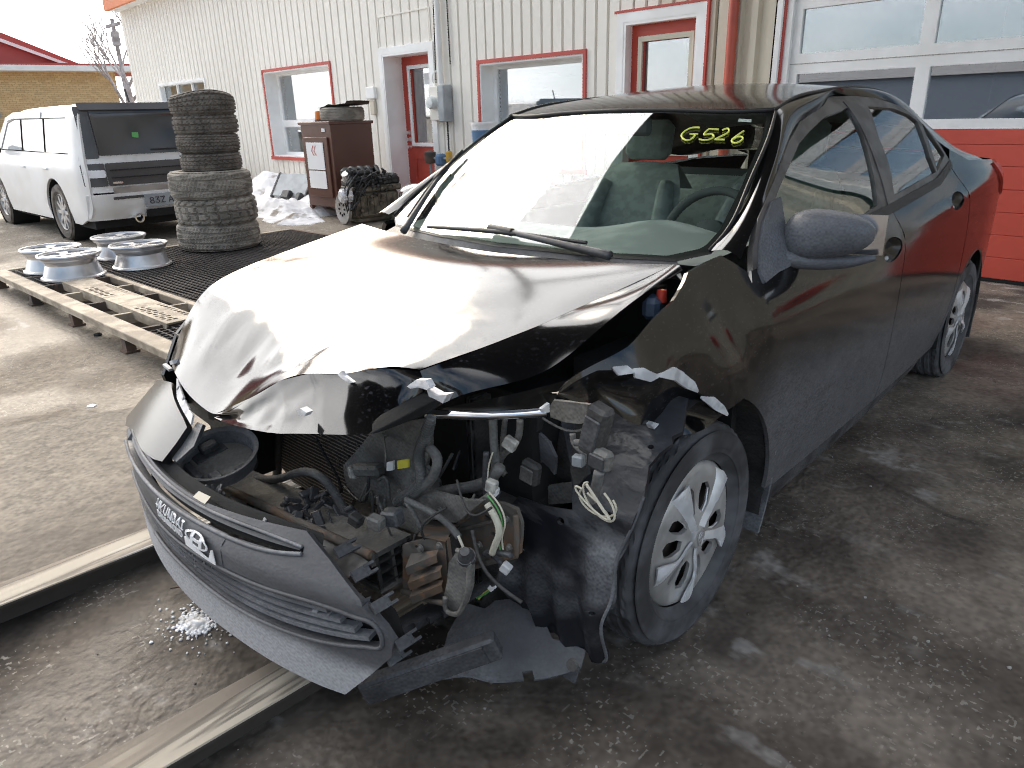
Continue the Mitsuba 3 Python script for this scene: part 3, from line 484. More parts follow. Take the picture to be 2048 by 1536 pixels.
# things behind the camera, seen in the door glass
yd = thing('yard_shed', 'long dark blue shed across the yard, only seen in reflections', 'shed'); part(yd, 'wall', bx(-26, 30, -38, -33, 0, 2.7), 'yard_blue'); part(yd, 'roof', move(poly3(Polygon([(-2.8, 0), (2.8, 0), (0, 1.3)]), 57), basis((-26.5, -35.5, 2.7), (0, 1, 0), (0, 0, 1), (1, 0, 0))), 'yard_grey')
for i, (x, c, l) in enumerate(((-6, 'yard_yellow', 'yellow tipper truck parked across the yard, only seen in reflections'), (3.2, 'yard_grey', 'grey flatbed truck parked across the yard, only seen in reflections'))):
    t = thing('parked_truck', l, 'truck'); part(t, 'cab', bx(x, x + 1.9, -25, -22.8, 0.7, 2.6, 0.15), c); part(t, 'bed', bx(x + 2.0, x + 6, -25, -22.8, 0.9, 1.9 if i else 2.3, 0.05), c if i == 0 else 'yard_blue'); part(t, 'window', bx(x + 0.3, x + 1.6, -22.82, -22.78, 1.7, 2.4), 'suv_glass')
    for wx in (x + 0.9, x + 3.4, x + 4.9): part(t, 'wheel', move(lathe([(0, 0), (0.5, 0), (0.5, 0.3), (0, 0.3)], 20), at(wx, -22.75, 0.5, (RX, 90))), 'sidewall_rubber', 40)

# ------------------------------------------------------------------ brown cabinet and what stands on it
C_ = thing('brown_cabinet', 'tall dark brown metal cabinet with papers taped on its door', 'cabinet')
part(C_, 'carcass', L([bx(-8.10, -7.34, 4.46, 5.16, 0.16, 1.30, 0.008), bx(-8.12, -7.32, 4.43, 5.18, 1.285, 1.325, 0.006)]), 'brown_metal')
dr_ = part(C_, 'door', bx(-8.02, -7.42, 4.43, 4.462, 0.30, 1.12, 0.006), 'brown_metal'); part(dr_, 'paper', bx(-7.95, -7.52, 4.420, 4.426, 0.68, 1.05), 'paper', label='upper white paper with a red chevron'); part(dr_, 'paper', bx(-7.95, -7.52, 4.420, 4.426, 0.42, 0.665), 'paper', label='lower white paper')
for k in (0, 1): part(dr_, 'chevron', XZ(poly3(Polygon([(0, 0), (0.05, 0.07), (0.065, 0.07), (0.015, 0), (0.065, -0.07), (0.05, -0.07)]), 0.003), 4.416) if False else move(XZ(poly3(Polygon([(0, 0), (0.05, 0.07), (0.065, 0.07), (0.015, 0), (0.065, -0.07), (0.05, -0.07)]), 0.003), 0), tr(-7.82 + 0.06 * k, 4.416, 0.94)), 'red_trim')
part(C_, 'nameplate', bx(-7.56, -7.48, 4.452, 4.458, 1.19, 1.235), 'label_white')
for x, y in ((-8.07, 4.49), (-7.37, 4.49), (-7.37, 5.13), (-8.07, 5.13)): part(C_, 'leg', bx(x - 0.03, x + 0.03, y - 0.03, y + 0.03, 0, 0.16), 'brown_metal')
be = thing('amber_beacon', 'orange beacon lamp standing on the brown cabinet', 'beacon'); part(be, 'dome', move(lathe([(0, 0.115), (0.055, 0.115), (0.068, 0.10), (0.072, 0.02), (0.072, 0)], 24), tr(-7.78, 4.60, 1.355)), 'orange_plastic', 40); part(be, 'base', move(lathe([(0, 0.03), (0.078, 0.03), (0.078, 0), (0, 0)], 24), tr(-7.78, 4.60, 1.325)), 'brown_metal', 40)

# ------------------------------------------------------------------ tyres
def tyre(R, rin, w, n=110, grooves=(-0.33, -0.11, 0.11, 0.33), blocks=44, depth=0.009, off=0.5, sip=0.3, side=1.0):
    """axis z, centred; circumferential grooves and cross cuts in the tread"""
    hw = w / 2; sh = 0.12 * w
    us = np.r_[np.linspace(-0.5, 0.5, 41)]
    prof = [(rin, -hw * 0.72), (rin + 0.012, -hw * 0.80), (rin + (R - rin) * 0.25, -hw * 0.97), (rin + (R - rin) * 0.5, -hw * 1.0), (rin + (R - rin) * 0.78, -hw * 0.96)]
    tread = [(R - 0.010 * (abs(u) * 2) ** 2 - (0.02 * ((abs(u) - 0.42) / 0.08) ** 2 if abs(u) > 0.42 else 0), u * 2 * hw * 0.90) for u in us]
    back = [(a, -b) for a, b in prof[::-1]]
    P = np.array(prof + tread + back); k = len(P); th = 2 * np.pi * np.arange(n) / n
    rad = np.repeat(P[:, :1], n, 1); i0 = len(prof)
    for a, u in enumerate(us):
        g = min(abs(u - q) for q in grooves) < 0.030; rib = sum(u > q for q in grooves)
        ph = (np.arange(n) / n * blocks + off * (rib % 2) + 0.35 * math.sin(u * 9)) % 1
        rad[i0 + a] -= depth * np.where(g, 1.0, np.where((ph < sip), 0.8, 0.0)) if abs(u) < 0.49 else depth * np.where(ph < sip, 0.9, 0)
    V = np.stack([rad * np.cos(th), rad * np.sin(th), np.repeat(P[:, 1:], n, 1)], -1).reshape(-1, 3); F = []
    j = np.arange(n); j2 = (j + 1) % n
    for i in range(k - 1): F.append(np.stack([i * n + j, i * n + j2, (i + 1) * n + j2, (i + 1) * n + j], 1))
    F = np.vstack(F); return M(V, F)
SX, SY = -5.68, 1.88
z = 0.15; seq = []
specs = [('lowest and widest tyre of the tall stack, pale with mud', 0.398, 0.25, 0.262, 'muddy_rubber', dict(blocks=64, grooves=(-0.2, 0.2), depth=0.012, sip=0.35), (0.0, 0.0)), ('wide off-road tyre with chunky blocks, second from the bottom of the stack', 0.394, 0.24, 0.255, 'muddy_rubber', dict(blocks=24, grooves=(-0.30, 0.0, 0.30), depth=0.022, sip=0.24, off=0.5), (0.012, 0.012)),
         ('wide grey tyre with smooth shoulders, third from the bottom of the stack', 0.398, 0.25, 0.262, 'muddy_rubber', dict(blocks=70, grooves=(-0.22, 0.22), depth=0.010, sip=0.35), (0.0, 0.0)),
         ('narrow tyre resting on the three wide ones in the stack', 0.292, 0.18, 0.178, 'old_rubber', dict(blocks=34, depth=0.012, sip=0.2), (0.03, 0.03)), ('narrow tyre third from the top of the stack', 0.296, 0.18, 0.178, 'old_rubber', dict(blocks=40, depth=0.013, grooves=(-0.36, -0.16, 0.03, 0.22, 0.36), sip=0.22), (0.03, 0.03)),
         ('narrow tyre second from the top of the stack', 0.300, 0.18, 0.180, 'old_rubber', dict(blocks=30, depth=0.013, grooves=(-0.30, 0.0, 0.30), sip=0.2), (0.03, 0.035)), ('topmost tyre of the stack with a saddle-shaped bent top', 0.302, 0.18, 0.198, 'old_rubber', dict(blocks=36, depth=0.013, sip=0.22), (0.035, 0.03))]
for i, (lab, R, rin, w, m, kw, (ox, oy)) in enumerate(specs):
    t = thing('stacked_tyre', lab, 'tyre', 'tyres in the tall stack'); ty = tyre(R, rin, w, n=132, **kw)
    v = np.array(ty.vertices); an = np.arctan2(v[:, 1], v[:, 0]) + 0.40 * i
    if i == 6: v[:, 2] += np.where(v[:, 2] > -0.03, 0.026 * np.cos(2 * an + 0.4) * np.clip((v[:, 2] + 0.03) / 0.1, 0, 1), 0)
    v[:, :2] *= 1 + 0.010 * np.sin(2 * an + i)[:, None]; c, s = math.cos(0.4 * i), math.sin(0.4 * i); v[:, :2] = v[:, :2] @ np.array([[c, s], [-s, c]])
    part(t, 'tread', move(M(v, ty.faces), at(SX + ox, SY + oy, z + w / 2, (RX, (-0.8, 0.6, -0.5, 0.8, -0.7, 0.5, 0.6)[i]))), m, 35); z += w * 0.97
ct = thing('cabinet_tyre', 'worn grey tyre lying on top of the brown cabinet', 'tyre'); part(ct, 'tread', move(tyre(0.315, 0.2, 0.19, blocks=30, depth=0.004, sip=0.12), at(-7.58, 4.84, 1.325 + 0.093)), 'muddy_rubber', 35)
fl = thing('rubber_mat', 'bent dark rubber floor mat draped over the tyre on the cabinet', 'mat')
u_, v_ = np.meshgrid(np.linspace(-0.30, 0.36, 26), np.linspace(-0.25, 0.25, 18), indexing='ij')
part(fl, 'sheet', cat([move(grid(np.stack([u_, v_, 0.02 * np.sin(u_ * 9) * np.cos(v_ * 5) + 0.025 * np.exp(-((u_ + 0.08) / 0.05) ** 2) + 0.03 * (u_ > 0.25) - k], -1)), at(-7.50, 4.84, 1.535, (RY, -3), (RZ, 15))) for k in (0, 0.012)]), 'old_rubber', True)

# ------------------------------------------------------------------ engine, radiator
en = [-6.83, 4.268, 0.0]; e1 = np.array([0.148, 0.989, 0]); e2 = np.array([-0.989, 0.148, 0]); EB = basis(np.array(en) + 0.30 * e1, e1, e2, (0, 0, 1))
g_ = thing('car_engine', 'greasy removed car engine with black top standing before the brown cabinet', 'engine')
part(g_, 'block', move(cat([bx(-0.33, 0.40, -0.18, 0.20, 0.08, 0.42, 0.03), bx(-0.25, 0.30, -0.13, 0.16, 0.0, 0.10, 0.03), bx(0.30, 0.50, -0.14, 0.12, 0.12, 0.36, 0.05)] + [bx(-0.30 + 0.1 * k, -0.28 + 0.1 * k, -0.20, -0.17, 0.12, 0.38, 0.004) for k in range(7)] + [move(lathe([(0, 0), (0.02, 0), (0.02, 0.05), (0, 0.05)], 10), at(rng.uniform(-0.3, 0.35), -0.18, rng.uniform(0.12, 0.38), (RX, 90))) for _ in range(14)]), EB), 'engine_alloy', 30)
part(g_, 'cylinder_head', move(L([bx(-0.30, 0.44, -0.20, 0.18, 0.42, 0.50, 0.015)] + [bx(-0.26 + 0.12 * k, -0.20 + 0.12 * k, -0.235, -0.20, 0.43, 0.47, 0.01) for k in range(6)]), EB), 'engine_alloy', 30)
part(g_, 'valve_cover', move(L([bx(-0.30, 0.44, -0.19, 0.17, 0.49, 0.60, 0.03), bx(-0.05, 0.42, -0.10, 0.08, 0.59, 0.635, 0.02)] + [bx(-0.26 + 0.14 * k, -0.16 + 0.14 * k, -0.20, -0.08, 0.55, 0.635, 0.02) for k in range(5)]), EB), 'engine_dark', 30)
part(g_, 'intake', move(L([tube([(-0.26 + 0.13 * k, 0.05, 0.60), (-0.24 + 0.12 * k, -0.10, 0.73), (-0.20 + 0.1 * k, -0.20, 0.66)], [0.032, 0.034, 0.028], 9) for k in range(4)] + [bx(-0.32, 0.12, 0.0, 0.14, 0.60, 0.74, 0.04)]), EB), 'engine_dark', 40)
part(g_, 'throttle_body', move(lathe([(0, 0), (0.075, 0), (0.08, 0.02), (0.06, 0.04), (0.055, 0.10), (0, 0.10)], 20), EB @ at(-0.30, -0.10, 0.60, (RY, -35), (RX, 20))), 'suv_silver', 40)
part(g_, 'alternator', move(cat([lathe([(0, 0), (0.085, 0), (0.09, 0.02), (0.09, 0.12), (0.06, 0.15), (0, 0.15)], 18)] + [move(bx(-0.008, 0.008, 0.06, 0.095, 0, 0.13), at(0, 0, 0, (RZ, 30 * k))) for k in range(12)]), EB @ at(-0.34, -0.18, 0.40, (RY, -90))), 'bare_metal', 40)
fw = [(0, 0), (0.05, 0), (0.05, 0.03), (0.11, 0.02), (0.115, 0.03), (0.175, 0.03), (0.185, 0.0), (0.20, 0.0), (0.20, 0.045), (0.0, 0.045)]
fwp = part(g_, 'flywheel', move(lathe(fw, 40), EB @ at(-0.36, -0.02, 0.21, (RY, -90))), 'suv_silver', 35)
for k in range(8): part(fwp, 'slot', move(bx(-0.012, 0.012, 0.065, 0.10, 0.022, 0.05, 0.004), EB @ at(-0.365, -0.02, 0.21, (RZ, 45 * k), (RY, -90))), 'dark_void')
for k in range(10):
    a = rng.uniform(-1, 1, 9); part(g_, 'hose', move(tube([(-0.34 + 0.08 * a[0], -0.2 + 0.06 * a[1], 0.15 + 0.1 * abs(a[2])), (-0.35 + 0.14 * a[3], -0.26 + 0.05 * a[4], 0.42 + 0.1 * a[5]), (-0.1 + 0.25 * a[6], -0.22 + 0.08 * a[7], 0.66 + 0.06 * a[8])], rng.uniform(0.007, 0.017), 7), EB), 'engine_dark', 40)
part(g_, 'brackets', move(cat([move(bx(-0.04, 0.04, -0.03, 0.03, -0.03, 0.03, 0.01), at(rng.uniform(-0.36, 0.3), rng.uniform(-0.26, -0.15), rng.uniform(0.40, 0.72), (RX, rng.uniform(0, 90)), (RZ, rng.uniform(0, 90))) @ np.diag([rng.uniform(.4, 1.1), rng.uniform(.4, 1.1), rng.uniform(.3, 1), 1])) for _ in range(42)]), EB), 'engine_dark', 30, kind='stuff')
ra = thing('loose_radiator', 'grey car radiator leaning on the snow beside the brown cabinet', 'radiator'); RB = at(-8.95, 4.72, 0.36, (RX, -35), (RZ, 8))
part(ra, 'core', move(bx(-0.40, 0.36, -0.02, 0.02, -0.17, 0.22), RB), 'box_grey'); part(ra, 'end_tank', move(bx(-0.45, -0.40, -0.03, 0.03, -0.2, 0.24, 0.01), RB), 'engine_dark'); part(ra, 'end_tank', move(bx(0.36, 0.41, -0.03, 0.03, -0.2, 0.24, 0.01), RB), 'engine_dark'); part(ra, 'fan_shroud', move(L([bx(-0.1, 0.1, -0.1, -0.02, -0.25, -0.1, 0.02), bx(0.28, 0.40, -0.12, -0.03, -0.34, -0.14, 0.02)]), RB), 'engine_dark')

# ------------------------------------------------------------------ steel platform
P_ = thing('steel_platform', 'low rusty steel platform with grating and perforated planks', 'platform')
part(P_, 'front_rail', L([bx(-6.2, -1.6, -0.045, 0.075, 0.128, 0.150, 0.004), bx(-6.2, -1.6, -0.040, -0.022, 0.098, 0.128), bx(-6.2, -1.6, 0.045, 0.062, 0.085, 0.128)]), 'pale_steel'); part(P_, 'inner_rail', bx(-6.1, -1.6, 0.555, 0.605, 0.10, 0.152, 0.004), 'pale_steel')
part(P_, 'end_rail', bx(-6.2, -6.15, 0.075, 3.0, 0.07, 0.150, 0.003), 'pale_steel'); part(P_, 'back_rail', bx(-6.15, -1.6, 2.95, 3.0, 0.07, 0.15), 'brown_steel')
for x in (-6.15, -5.14, -4.15, -3.16, -2.2): 
    lg = part(P_, 'leg', bx(x - 0.035, x + 0.035, -0.03, 0.03, 0.012, 0.100), 'brown_steel'); part(lg, 'foot', bx(x - 0.05, x + 0.05, -0.045, 0.045, 0.0, 0.012), 'brown_steel')
for x in (-5.6, -5.1, -4.6, -4.1, -3.6, -3.1, -2.6): part(P_, 'cross_bar', move(bx(-0.014, 0.014, 0.0, 0.5, -0.075, -0.002), at(x, 0.066, 0.15, (RZ, -8))), 'pale_steel' if x in (-4.6, -3.6) else 'brown_steel')
def plank(x0, x1, perf):
    q = sbox(x0, 0.195, x1, 0.415)
    if perf: q = q.difference(shapely.unary_union([Point(x, y).buffer(0.017, 6) for i, x in enumerate(np.arange(x0 + 0.04, x1 - 0.03, 0.055)) for y in (0.235 + 0.012 * (i % 2), 0.275 + 0.012 * (i % 2), 0.385)]))
    return cat([move(poly3(q, 0.012), tr(0, 0, 0.155)), bx(x0, x1, 0.195, 0.205, 0.10, 0.155), bx(x0, x1, 0.405, 0.415, 0.10, 0.155)])
for x0, x1, pf in ((-5.03, -4.62, 0), (-4.615, -4.12, 1), (-4.115, -3.62, 0), (-3.615, -3.0, 1)): part(P_, 'plank', plank(x0, x1, pf), 'pale_steel')
gb = [bx(-6.15, -1.6, y, y + 0.006, 0.115, 0.145) for y in np.arange(0.62, 2.95, 0.045)] + [bx(x, x + 0.006, 0.61, 2.95, 0.122, 0.143) for x in np.arange(-6.1, -1.6, 0.06)] + [bx(-3.0, -1.6, y, y + 0.006, 0.115, 0.145) for y in np.arange(0.08, 0.55, 0.045)] + [bx(-6.15, -5.06, y, y + 0.006, 0.115, 0.145) for y in np.arange(0.08, 0.55, 0.045)] + [bx(x, x + 0.006, 0.075, 0.555, 0.122, 0.143) for x in np.r_[np.arange(-6.1, -5.06, 0.06), np.arange(-3.0, -1.6, 0.06)]]
part(P_, 'grating', cat(gb), 'grating_steel', kind='stuff'); part(P_, 'drip_tray', bx(-6.1, -1.6, 0.62, 2.94, 0.03, 0.05), 'deck_dark')  # plain dark sheet lying below the grating bars
# ------------------------------------------------------------------ rims
def make_rim(t, R=0.243, h=0.20):
    bar = [(R - 0.012, h), (R, h), (R + 0.004, h - 0.010), (R - 0.002, h - 0.018), (R - 0.016, h - 0.032), (R - 0.040, h - 0.060), (R - 0.046, h - 0.085), (R - 0.034, h - 0.12), (R - 0.018, 0.035), (R - 0.014, 0.02), (R + 0.006, 0.012), (R + 0.008, 0.0), (R - 0.012, 0.0), (R - 0.030, 0.03), (R - 0.055, h - 0.075), (R - 0.03, h - 0.03), (R - 0.012, h)]
    part(t, 'barrel', lathe(bar, 48), 'alloy', 30)
    d = Point(0, 0).buffer(R - 0.02, 48).difference(shapely.unary_union([affinity.rotate(Polygon([(0.085, -0.030), (R - 0.05, -0.075), (R - 0.035, 0), (R - 0.05, 0.075), (0.085, 0.030)]).buffer(0.008), 36 * 2 * k, origin=(0, 0)) for k in range(5)])).difference(Point(0, 0).buffer(0.032))
    for k in range(5): d = d.difference(Point(0.055 * math.cos(1.256 * k + 0.6), 0.055 * math.sin(1.256 * k + 0.6)).buffer(0.008))
    part(t, 'spokes', move(poly3(d, 0.03), tr(0, 0, h - 0.045)), 'alloy', 30); part(t, 'hub', move(lathe([(0.09, 0.0), (0.085, 0.05), (0.04, 0.055), (0.033, 0.02)], 24), tr(0, 0, h - 0.075)), 'alloy', 35)
rp = [(-5.30, 0.37, 'alloy rim lying nearest the platform front rail', 0.25), (-5.30, 0.94, 'alloy rim on the platform nearest the tyre stack, in front of another rim', 0.25), (-5.80, 0.37, 'alloy rim at the outer corner of the platform, half hidden by the rim before it', 0.25), (-6.0, 1.02, 'alloy rim lying farthest back on the platform behind the rim by the tyres', 0.25)]
r0 = thing('alloy_rim', rp[0][2], 'wheel rim', 'rims laid on the platform'); make_rim(r0); rim_keys = [k for k in scene if k.startswith(r0 + '__')]
for x, y, l, s in rp[1:]: dup(r0, at(x, y, 0.152, (RZ, 40 * x)), l)
for k in rim_keys: scene[k]['to_world'] = T(at(rp[0][0], rp[0][1], 0.152))

# ------------------------------------------------------------------ two beams on the ground
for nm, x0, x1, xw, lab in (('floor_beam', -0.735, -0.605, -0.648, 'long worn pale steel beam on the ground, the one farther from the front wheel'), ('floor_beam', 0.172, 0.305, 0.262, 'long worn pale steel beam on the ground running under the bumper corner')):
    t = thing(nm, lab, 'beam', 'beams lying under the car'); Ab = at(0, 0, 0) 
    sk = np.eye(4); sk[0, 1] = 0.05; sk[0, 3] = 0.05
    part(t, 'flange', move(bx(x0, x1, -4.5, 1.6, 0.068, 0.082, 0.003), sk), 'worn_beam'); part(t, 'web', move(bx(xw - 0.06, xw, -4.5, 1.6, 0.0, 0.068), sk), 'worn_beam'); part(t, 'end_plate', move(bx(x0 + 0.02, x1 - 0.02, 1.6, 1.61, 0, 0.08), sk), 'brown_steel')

# ------------------------------------------------------------------ white SUV
V_ = thing('white_suv', 'boxy white SUV with dark tailgate band seen from behind', 'car')
RX0, RX1 = -7.72, -12.25; YL, YR, ZR = 1.33, 3.08, 1.605
wl_ = [(-8.80, 0.345), (-11.47, 0.345)]
prof_side = Polygon([(-7.80, 0.34), (-7.74, 0.45), (-7.72, 0.85), (-7.74, 1.0), (-7.785, 1.48), (-7.86, 1.525), (-10.2, 1.535), (-10.55, 1.49), (-11.15, 1.10), (-12.1, 0.98), (-12.25, 0.80), (-12.25, 0.33), (-11.95, 0.24), (-8.15, 0.24)])
arch = shapely.unary_union([Point(x, z).buffer(0.415, 24) for x, z in wl_]); side_poly = prof_side.difference(arch)
gh = Polygon([(-8.05, 1.05), (-8.10, 1.455), (-10.15, 1.465), (-10.50, 1.42), (-10.92, 1.07)])
panes = [gh.intersection(sbox(-8.92, 0.9, -8.0, 1.6)), gh.intersection(sbox(-9.86, 0.9, -8.97, 1.6)), gh.intersection(sbox(-11, 0.9, -9.92, 1.6))]
def ys(q, s=0): 
    z = q[:, 1]; o = np.interp(z, [0.24, 0.42, 0.9, 1.0, 1.45, 1.61], [0.03, 0.0, 0.0, 0.015, 0.09, 0.15]) + 0.07 * np.clip((q[:, 0] + 7.95) / 0.23, 0, 1) ** 2 + 0.12 * np.clip((-11.9 - q[:, 0]) / 0.35, 0, 1) ** 2
    return np.c_[q[:, 0], YL + o + s, z]
part(V_, 'body_side', L([sheet(side_poly.difference(gh), ys, 0.12, 0.04, (0, -1, 0)), sheet(prof_side, lambda q: np.c_[q[:, 0], YL + YR - ys(q)[:, 1], q[:, 1]], 0.2, 0.03, (0, 1, 0))]), 'suv_white', True)
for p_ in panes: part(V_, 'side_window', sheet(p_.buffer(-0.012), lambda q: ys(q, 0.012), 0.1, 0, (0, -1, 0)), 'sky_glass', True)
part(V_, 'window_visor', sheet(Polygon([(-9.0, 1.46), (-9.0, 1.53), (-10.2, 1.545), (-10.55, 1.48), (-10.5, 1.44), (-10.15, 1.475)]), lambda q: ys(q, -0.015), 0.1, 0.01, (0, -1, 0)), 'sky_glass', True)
def bar(x): return [(x, y, ZR - 0.105 * np.abs((y - (YL + YR) / 2) / 0.77) ** 6) for y in np.linspace(YL + 0.105, YR - 0.105, 15)]
part(V_, 'roof', loft([[(x, y, z - dz) for x, y, z in bar(x)] for x, dz in ((-7.80, 0.05), (-7.95, 0.0), (-9.2, -0.004), (-10.2, 0.0), (-10.5, 0.06))], 16, 20, crv, lin), 'suv_white', True)
part(V_, 'front_shell', L([loft([[(-10.5, YL + 0.18, 1.54), (-10.5, YR - 0.18, 1.54)], [(-11.15, YL + 0.1, 1.08), (-11.15, YR - 0.1, 1.08)]], 3, 3, lin, lin), loft([[(-11.15, YL + 0.05, 1.09), (-11.15, YR - 0.05, 1.09)], [(-12.2, YL + 0.12, 0.96), (-12.2, YR - 0.12, 0.96)]], 3, 3, lin, lin), bx(-12.24, -12.2, YL + 0.15, YR - 0.15, 0.3, 0.95)]), 'suv_white')
def rear(q): # (y, z) -> rear surface
    x = np.interp(q[:, 1], [0.3, 0.45, 0.62, 0.85, 1.0, 1.5, 1.6], [-7.80, -7.71, -7.69, -7.695, -7.71, -7.775, -7.83]); c = np.abs(q[:, 0] - (YL + YR) / 2) / 0.87
    return np.c_[x - 0.14 * np.clip(c - 0.72, 0, 1) ** 2 / 0.08, q[:, 0], q[:, 1]]
def rs(y0, y1, z0, z1, off=0.0, r=0.02): 
    pp = sbox(y0, z0, y1, z1).buffer(-r).buffer(r); return sheet(pp, lambda q: rear(q) + [off, 0, 0], 0.06, 0.02, (1, 0, 0))
part(V_, 'tailgate', rs(YL + 0.04, YR - 0.04, 0.62, 1.03), 'suv_white', True); part(V_, 'rear_bumper', cat([rs(YL + 0.02, YR - 0.02, 0.30, 0.60, 0.03)]), 'suv_white', True)
part(V_, 'rear_window', rs(YL + 0.24, YR - 0.24, 1.03, 1.535, 0.014), 'suv_glass', True); part(V_, 'rear_pillar', L([rs(YL + 0.10, YL + 0.235, 1.0, 1.56, 0.005), rs(YR - 0.235, YR - 0.10, 1.0, 1.56, 0.005)]), 'suv_dark', True); part(V_, 'spoiler', rs(YL + 0.14, YR - 0.14, 1.525, 1.60, 0.045), 'suv_dark', True)
tb = part(V_, 'tailgate_band', rs(YL + 0.27, YR - 0.27, 0.69, 0.945, 0.014), 'suv_dark', True); part(tb, 'groove', L([rs(YL + 0.31, YR - 0.3, z, z + 0.012, 0.03, 0.004) for z in (0.775, 0.862)]), 'seal_black'); part(tb, 'badge', rs(YL + 0.31, YL + 0.42, 0.715, 0.735, 0.028, 0.005), 'chrome')
for a, b in ((YL + 0.035, YL + 0.262), (YR - 0.262, YR - 0.035)):
    l = part(V_, 'tail_lamp', rs(a, b, 0.69, 0.945, 0.012), 'suv_dark', True); part(l, 'lens', rs(a + 0.01, b - 0.01, 0.79, 0.875, 0.026), 'lamp_lens', True)
part(V_, 'lower_trim', rs(YL + 0.30, YR - 0.30, 0.60, 0.675, 0.018), 'suv_silver', True); part(V_, 'bumper_gap', rs(YL + 0.28, YR - 0.28, 0.535, 0.565, 0.04, 0.01), 'suv_dark')
pl = part(V_, 'number_plate', bx(-7.665, -7.655, 1.95, 2.30, 0.42, 0.57, 0.003), 'box_grey', label='pale number plate reading 83Z')
part(pl, 'lettering', move(meshkit.text_mesh('83Z A', 0.075, 0.004), basis((-7.654, 2.0, 0.455), (0, 1, 0), (0, 0, 1), (1, 0, 0))), 'ink')
part(V_, 'exhaust', cat([move(lathe([(0.035, 0), (0.052, 0), (0.055, 0.1), (0.055, 0.25), (0.04, 0.25), (0.035, 0.02)], 20), at(-7.92, 1.86, 0.30, (RY, 90)))]), 'chrome', 40)
part(V_, 'underbody', bx(-12.0, -7.85, YL + 0.08, YR - 0.08, 0.20, 0.33), 'dark_void'); part(V_, 'hitch', bx(-7.74, -7.68, 1.97, 2.38, 0.30, 0.385), 'dark_void'); part(V_, 'wheel_well', L([move(lathe([(0.40, 0), (0.40, 0.35), (0, 0.35)], 24), at(x, YL + 0.02, z, (RX, -90))) for x, z in wl_]), 'dark_void')
part(V_, 'roof_aerial', move(tube([(0, 0, 0), (-0.06, 0, 0.16)], 0.012, 6), tr(-8.2, 2.2, 1.6)), 'wire_black'); part(V_, 'rear_wiper', bx(-7.72, -7.70, 2.15, 2.55, 1.06, 1.08), 'seal_black'); part(V_, 'sticker', move(bx(0, 0.004, -0.035, 0.035, -0.06, 0.06), at(-7.735, 2.02, 1.27, (RX, -12), (RY, -14))), 'wire_green')
part(V_, 'wing_mirror', bx(-10.85, -10.70, YL - 0.20, YL - 0.01, 1.02, 1.16, 0.03), 'seal_black')
for dx in (-8.95, -9.9): part(V_, 'door_handle', bx(dx - 0.09, dx + 0.09, YL - 0.02, YL + 0.02, 0.86, 0.885, 0.008), 'suv_white')
for x, z in wl_ + [(-8.80, 0.345)]:
    yy = YL if (x, z) in [tuple(w) for w in wl_] and not any(k.startswith(V_ + '__wheel_002') for k in scene) else YR
    A = at(x, YL + 0.125, 0.345, (RX, 90))
    if sum(k.startswith(V_ + '__wheel') and k.count('__') == 1 and 'well' not in k for k in scene) >= 2: A = at(x, YR - 0.125, 0.345, (RX, -90))
    w = part(V_, 'wheel', move(tyre(0.345, 0.225, 0.23, 72, blocks=40, depth=0.006), A), 'old_rubber', 35)
    part(w, 'rim', move(cat([lathe([(0.228, 0.09), (0.22, 0.10), (0.20, 0.06), (0.20, -0.05), (0, -0.05)], 32)] ), A), 'suv_silver', 35)
    part(w, 'spokes', move(L([move(poly3(Polygon([(0.03, -0.028), (0.205, -0.018), (0.205, 0.018), (0.03, 0.028)]), 0.025), at(0, 0, 0.062, (RZ, 36 * k))) for k in range(10)] + [lathe([(0, 0.1), (0.04, 0.1), (0.05, 0.06)], 16)]), A), 'alloy', 30)
# small white car at the far left edge
f_ = thing('far_car', 'white car cut by the left edge with only its windscreen showing', 'car'); FB = at(-14.9, 4.6, 0)
part(f_, 'body', move(loft([[(0, y, z) for y, z in ((-0.85, 0.3), (-0.88, 0.7), (-0.6, 0.95), (0.6, 0.95), (0.88, 0.7), (0.85, 0.3))], [(1.2, y, z) for y, z in ((-0.88, 0.3), (-0.9, 0.75), (-0.7, 1.02), (0.7, 1.02), (0.9, 0.75), (0.88, 0.3))], [(4.2, y, z) for y, z in ((-0.85, 0.3), (-0.88, 0.75), (-0.7, 1.0), (0.7, 1.0), (0.88, 0.75), (0.85, 0.3))]], 12, 16), FB @ rot(RZ, 180)), 'suv_white', True)
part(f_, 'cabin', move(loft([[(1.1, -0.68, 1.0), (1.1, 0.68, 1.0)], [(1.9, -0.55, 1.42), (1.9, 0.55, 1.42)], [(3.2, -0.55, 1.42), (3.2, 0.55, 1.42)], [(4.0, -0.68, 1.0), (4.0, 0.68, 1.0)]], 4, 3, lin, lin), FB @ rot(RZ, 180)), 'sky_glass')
for x in (0.8, 3.4): part(f_, 'wheel', move(lathe([(0, 0), (0.31, 0), (0.31, 0.2), (0, 0.2)], 20), FB @ rot(RZ, 180) @ at(x, 0.85, 0.31, (RX, 90))), 'sidewall_rubber', 40)

